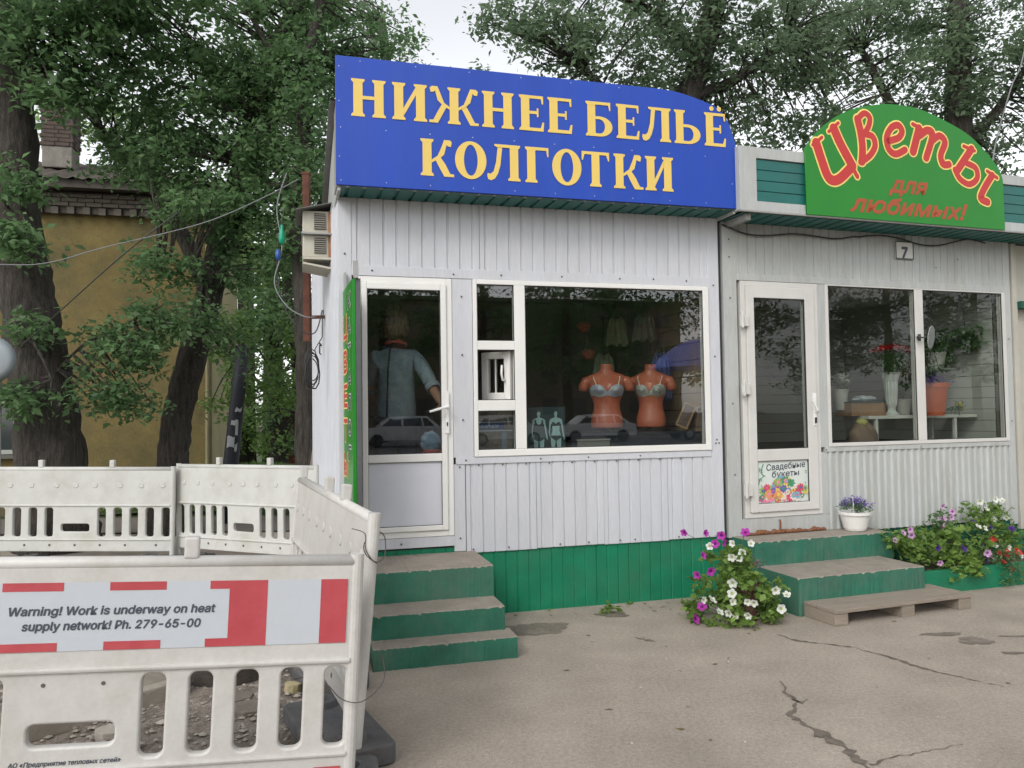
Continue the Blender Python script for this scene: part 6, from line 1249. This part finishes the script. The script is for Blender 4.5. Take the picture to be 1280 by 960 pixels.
for i, (u, d, col, fl_, lb) in enumerate(((3.4,-32,(.60,.61,.62),False,'white hatchback mirrored at the left of the kiosk door glass'),(8.3,-31.6,(.68,.69,.70),True,'white car mirrored at the right edge of the door glass'),(13.2,-32,(.70,.71,.72),False,'white saloon mirrored in the big underwear window'),(19.5,-32,(.05,.05,.06),True,'dark car across the street mirrored in the big window'),(-2.5,-32,(.15,.16,.18),False,'grey car parked across the street from the barriers'),(27,-32,(.25,.03,.03),False,'dark red car parked across the street'))):
    car('parked_car', lb, u, d, col, fl_)
ts = []
t0 = K1.w(6,-37); 
def street_tree(u, d, hgt, seed, lb, matl):
    p = K1.w(u,d); g = random.Random(seed); B_ = []
    for _ in range(16): a = g.uniform(0,6.28); q = g.uniform(.5,3.0); B_.append((p.x+q*math.cos(a), p.y+q*math.sin(a), g.uniform(hgt*.22,hgt), 1.5, 1.5, 1.2, 12))
    return tree('street_tree', lb, [(p.x,p.y,-.1),(p.x+.1,p.y,hgt*.4),(p.x,p.y,hgt*.8)], [.3,.24,.1], [], B_, matl, .26, 36, .75, 'trees across the street', seed=seed)
s1 = street_tree(-3,-37,12,91,'broad tree opposite the barriers across the street',LEAF)
for i, (u, d, rz, sc_, lb) in enumerate(((3,-38,.8,1.1,'tall dense tree opposite the first kiosk'),(8.5,-36.5,2.1,.95,'lower tree opposite the first kiosk window'),(14,-38,3.3,1.12,'tall tree mirrored in the big window'),(24,-37,4.4,1.1,'tree opposite the flower kiosk'),(31,-39,5.2,1.25,'last tree along the opposite kerb'),(-9,-38,1.5,1.15,'tree opposite the yellow house'),(19,-43,2.6,1.2,'tree behind the gap across the street'),(38,-37,.4,1.1,'tree mirrored at the left of the flower window'),(45,-38,1.9,1.25,'tree mirrored in the middle of the flower window'),(53,-37,3.9,1.2,'tree mirrored at the right of the flower window'),(61,-38,2.9,1.2,'farthest tree down the opposite kerb'))):
    c = copy_tree(s1); p = K1.w(u,d); c.location = (p.x,p.y,0); c.rotation_euler = (0,0,rz); c.scale = (sc_,)*3; c['label'] = lb
bd2 = K1.thing('apartment_block', 'dim brick apartment block behind the trees across the street', 'building', 10, -66, 0)
m = MB(); m.box(-26,26,-10,0,0,12); m.build('wall', mat('grey_brown_block_wall', (.20,.16,.12), .9, .1, .3), bd2)
m = MB(); m.box(-26.4,26.4,-10.4,.4,12.003,12.4); m.build('roof', DARK, bd2)
w0 = MB().box(-.75,.75,.01,.05,0,1.5).build('window', mat('dim_block_window', (.03,.035,.04), .1), bd2, bevel=.02); w0.location = (-24,0,1.4)
for i in range(17):
    for j in range(4):
        if i+j: c = w0.copy(); C.objects.link(c); c.location = (-24+i*3, 0, 1.4+j*2.8)
pa = K1.thing('parasol', 'blue street parasol mirrored at the right side of the underwear window', 'parasol', 5.2, -6.2, 0)
m = MB(); vs = [(0,0,2.78)]; n = 8
for j in range(4):
    for i in range(n*3): a = 2*math.pi*i/(n*3); f = (j+1)/4; rr_ = .98*f*(1-.05*abs(math.sin(a*n/2))); vs.append((rr_*math.cos(a), rr_*math.sin(a), 2.78-.52*f**1.9))
k = n*3; fs = [(0,1+i,1+(i+1)%k) for i in range(k)]+[(1+j*k+i,1+(j+1)*k+i,1+(j+1)*k+(i+1)%k,1+j*k+(i+1)%k) for j in range(3) for i in range(k)]
m.add(vs, fs); m.build('canopy', mat('blue_canvas', (.10,.14,.50), .7), pa); m = MB(); m.tube([(0,0,0),(0,0,2.8)], .02, 8); m.build('pole', GREYM, pa); m = MB(); m.lathe([(.001,0),(.28,0),(.26,.07),(.03,.09),(.001,.09)], 20); m.build('base', DGREY, pa)

DRY = leaf_mat('dry_fallen_leaves', (.10,.07,.03), (.30,.22,.09), .2)
lv = []
for _ in range(90):
    u = random.uniform(-.2,2.6); d_ = -abs(random.gauss(0,.22))-.03 if random.random() < .6 else random.uniform(-2.6,0); p = K1.w(u, d_, .006); lv.append(tuple(p))
v = leaves(lv, [.004]*len(lv), 1, .035, 0, rng, .1, .6); v[:,2] = np.clip(v[:,2]*.35, .004, .014)
props(quads_mesh('fallen_leaves', v, DRY), None, None, None, 'stuff')
for i, (u, d_, n, r_) in enumerate(((-.12,-.03,14,.03),(.35,-.03,8,.02),(1.02,-.04,12,.03))):
    weed(tuple(K1.w(u, d_, 0)), n, r_, .03, ('small weed by the foot of the plinth next to the steps','tiny weed in the dust under the first kiosk window','weed tuft at the plinth foot left of the petunia pot')[i])

# debris lying in the dug-up ground
def chunk(name, label, cat, loc, rz, dims, m_, seed, group=None, tilt=0):
    rs = random.Random(seed); t = thing(name, label, cat, loc, rz, group); a, b, h = dims; m = MB(); n = 9; P = []
    for i in range(n): q = 2*math.pi*i/n; P.append((a*math.cos(q)*rs.uniform(.75,1.1), b*math.sin(q)*rs.uniform(.75,1.1)))
    m.add([(x,y,0) for x, y in P]+[(x*.94+rs.uniform(-.01,.01),y*.94,h+rs.uniform(-.1,.1)*h) for x, y in P], [tuple(range(n))[::-1], tuple(range(n,2*n))]+[(i,(i+1)%n,(i+1)%n+n,i+n) for i in range(n)])
    o = m.build('broken_piece', m_, t, bevel=.004); o.rotation_euler = (R(tilt),0,0); return t
SLB = mat('broken_grey_asphalt', (.17,.145,.12), .95, .2, 12, bump=.012, bscale=30); CLD = mat('dark_wet_clod', (.06,.05,.042), .95, .3, 8, bump=.03, bscale=14)
for i, (x, y, rz, dm, mm, lb) in enumerate(((-1.36,4.17,.4,(.14,.10,.035),SLB,'flat broken asphalt slab seen through the fourth barrier slot'),(-1.52,4.33,1.2,(.10,.08,.03),SLB,'small broken asphalt piece beside the dark clod'),(-1.66,4.60,.2,(.22,.13,.11),CLD,'dark clod heap seen through the third barrier slot'),(-1.52,4.78,2.0,(.16,.12,.09),CLD,'smaller dark clod behind the clod heap'),(-1.25,4.45,2.2,(.06,.05,.05),mat('ochre_stone', (.40,.34,.2), .9, .2),'small yellowish stone beside the broken slab'),(-1.95,3.86,.3,(.09,.06,.045),mat('pale_broken_mortar', (.42,.38,.33)),'pale lump of mortar low in the second barrier slot'))):
    chunk('rubble_chunk', lb, 'rubble', (x,y,.012), rz, dm, mm, i+3, 'rubble pieces inside the barriers', 6)
kp = thing('concrete_kerb_piece', 'pale kerb length lying slantwise behind the barrier hand hole', 'kerb piece', (-2.22,3.97,.01), R(50))
m = MB(); m.box(-.55,.60,-.045,.045,0,.10); m.build('kerb_body', mat('pale_worn_concrete', (.30,.265,.22), .95, .2, 8, bump=.008, bscale=30), kp, bevel=.012)
m = MB(); m.box(-.52,.62,.05,.40,0,.05); m.build('concrete_slab', mat('worn_slab', (.22,.19,.155), .95, .2, 8, bump=.008, bscale=30), kp, bevel=.012)
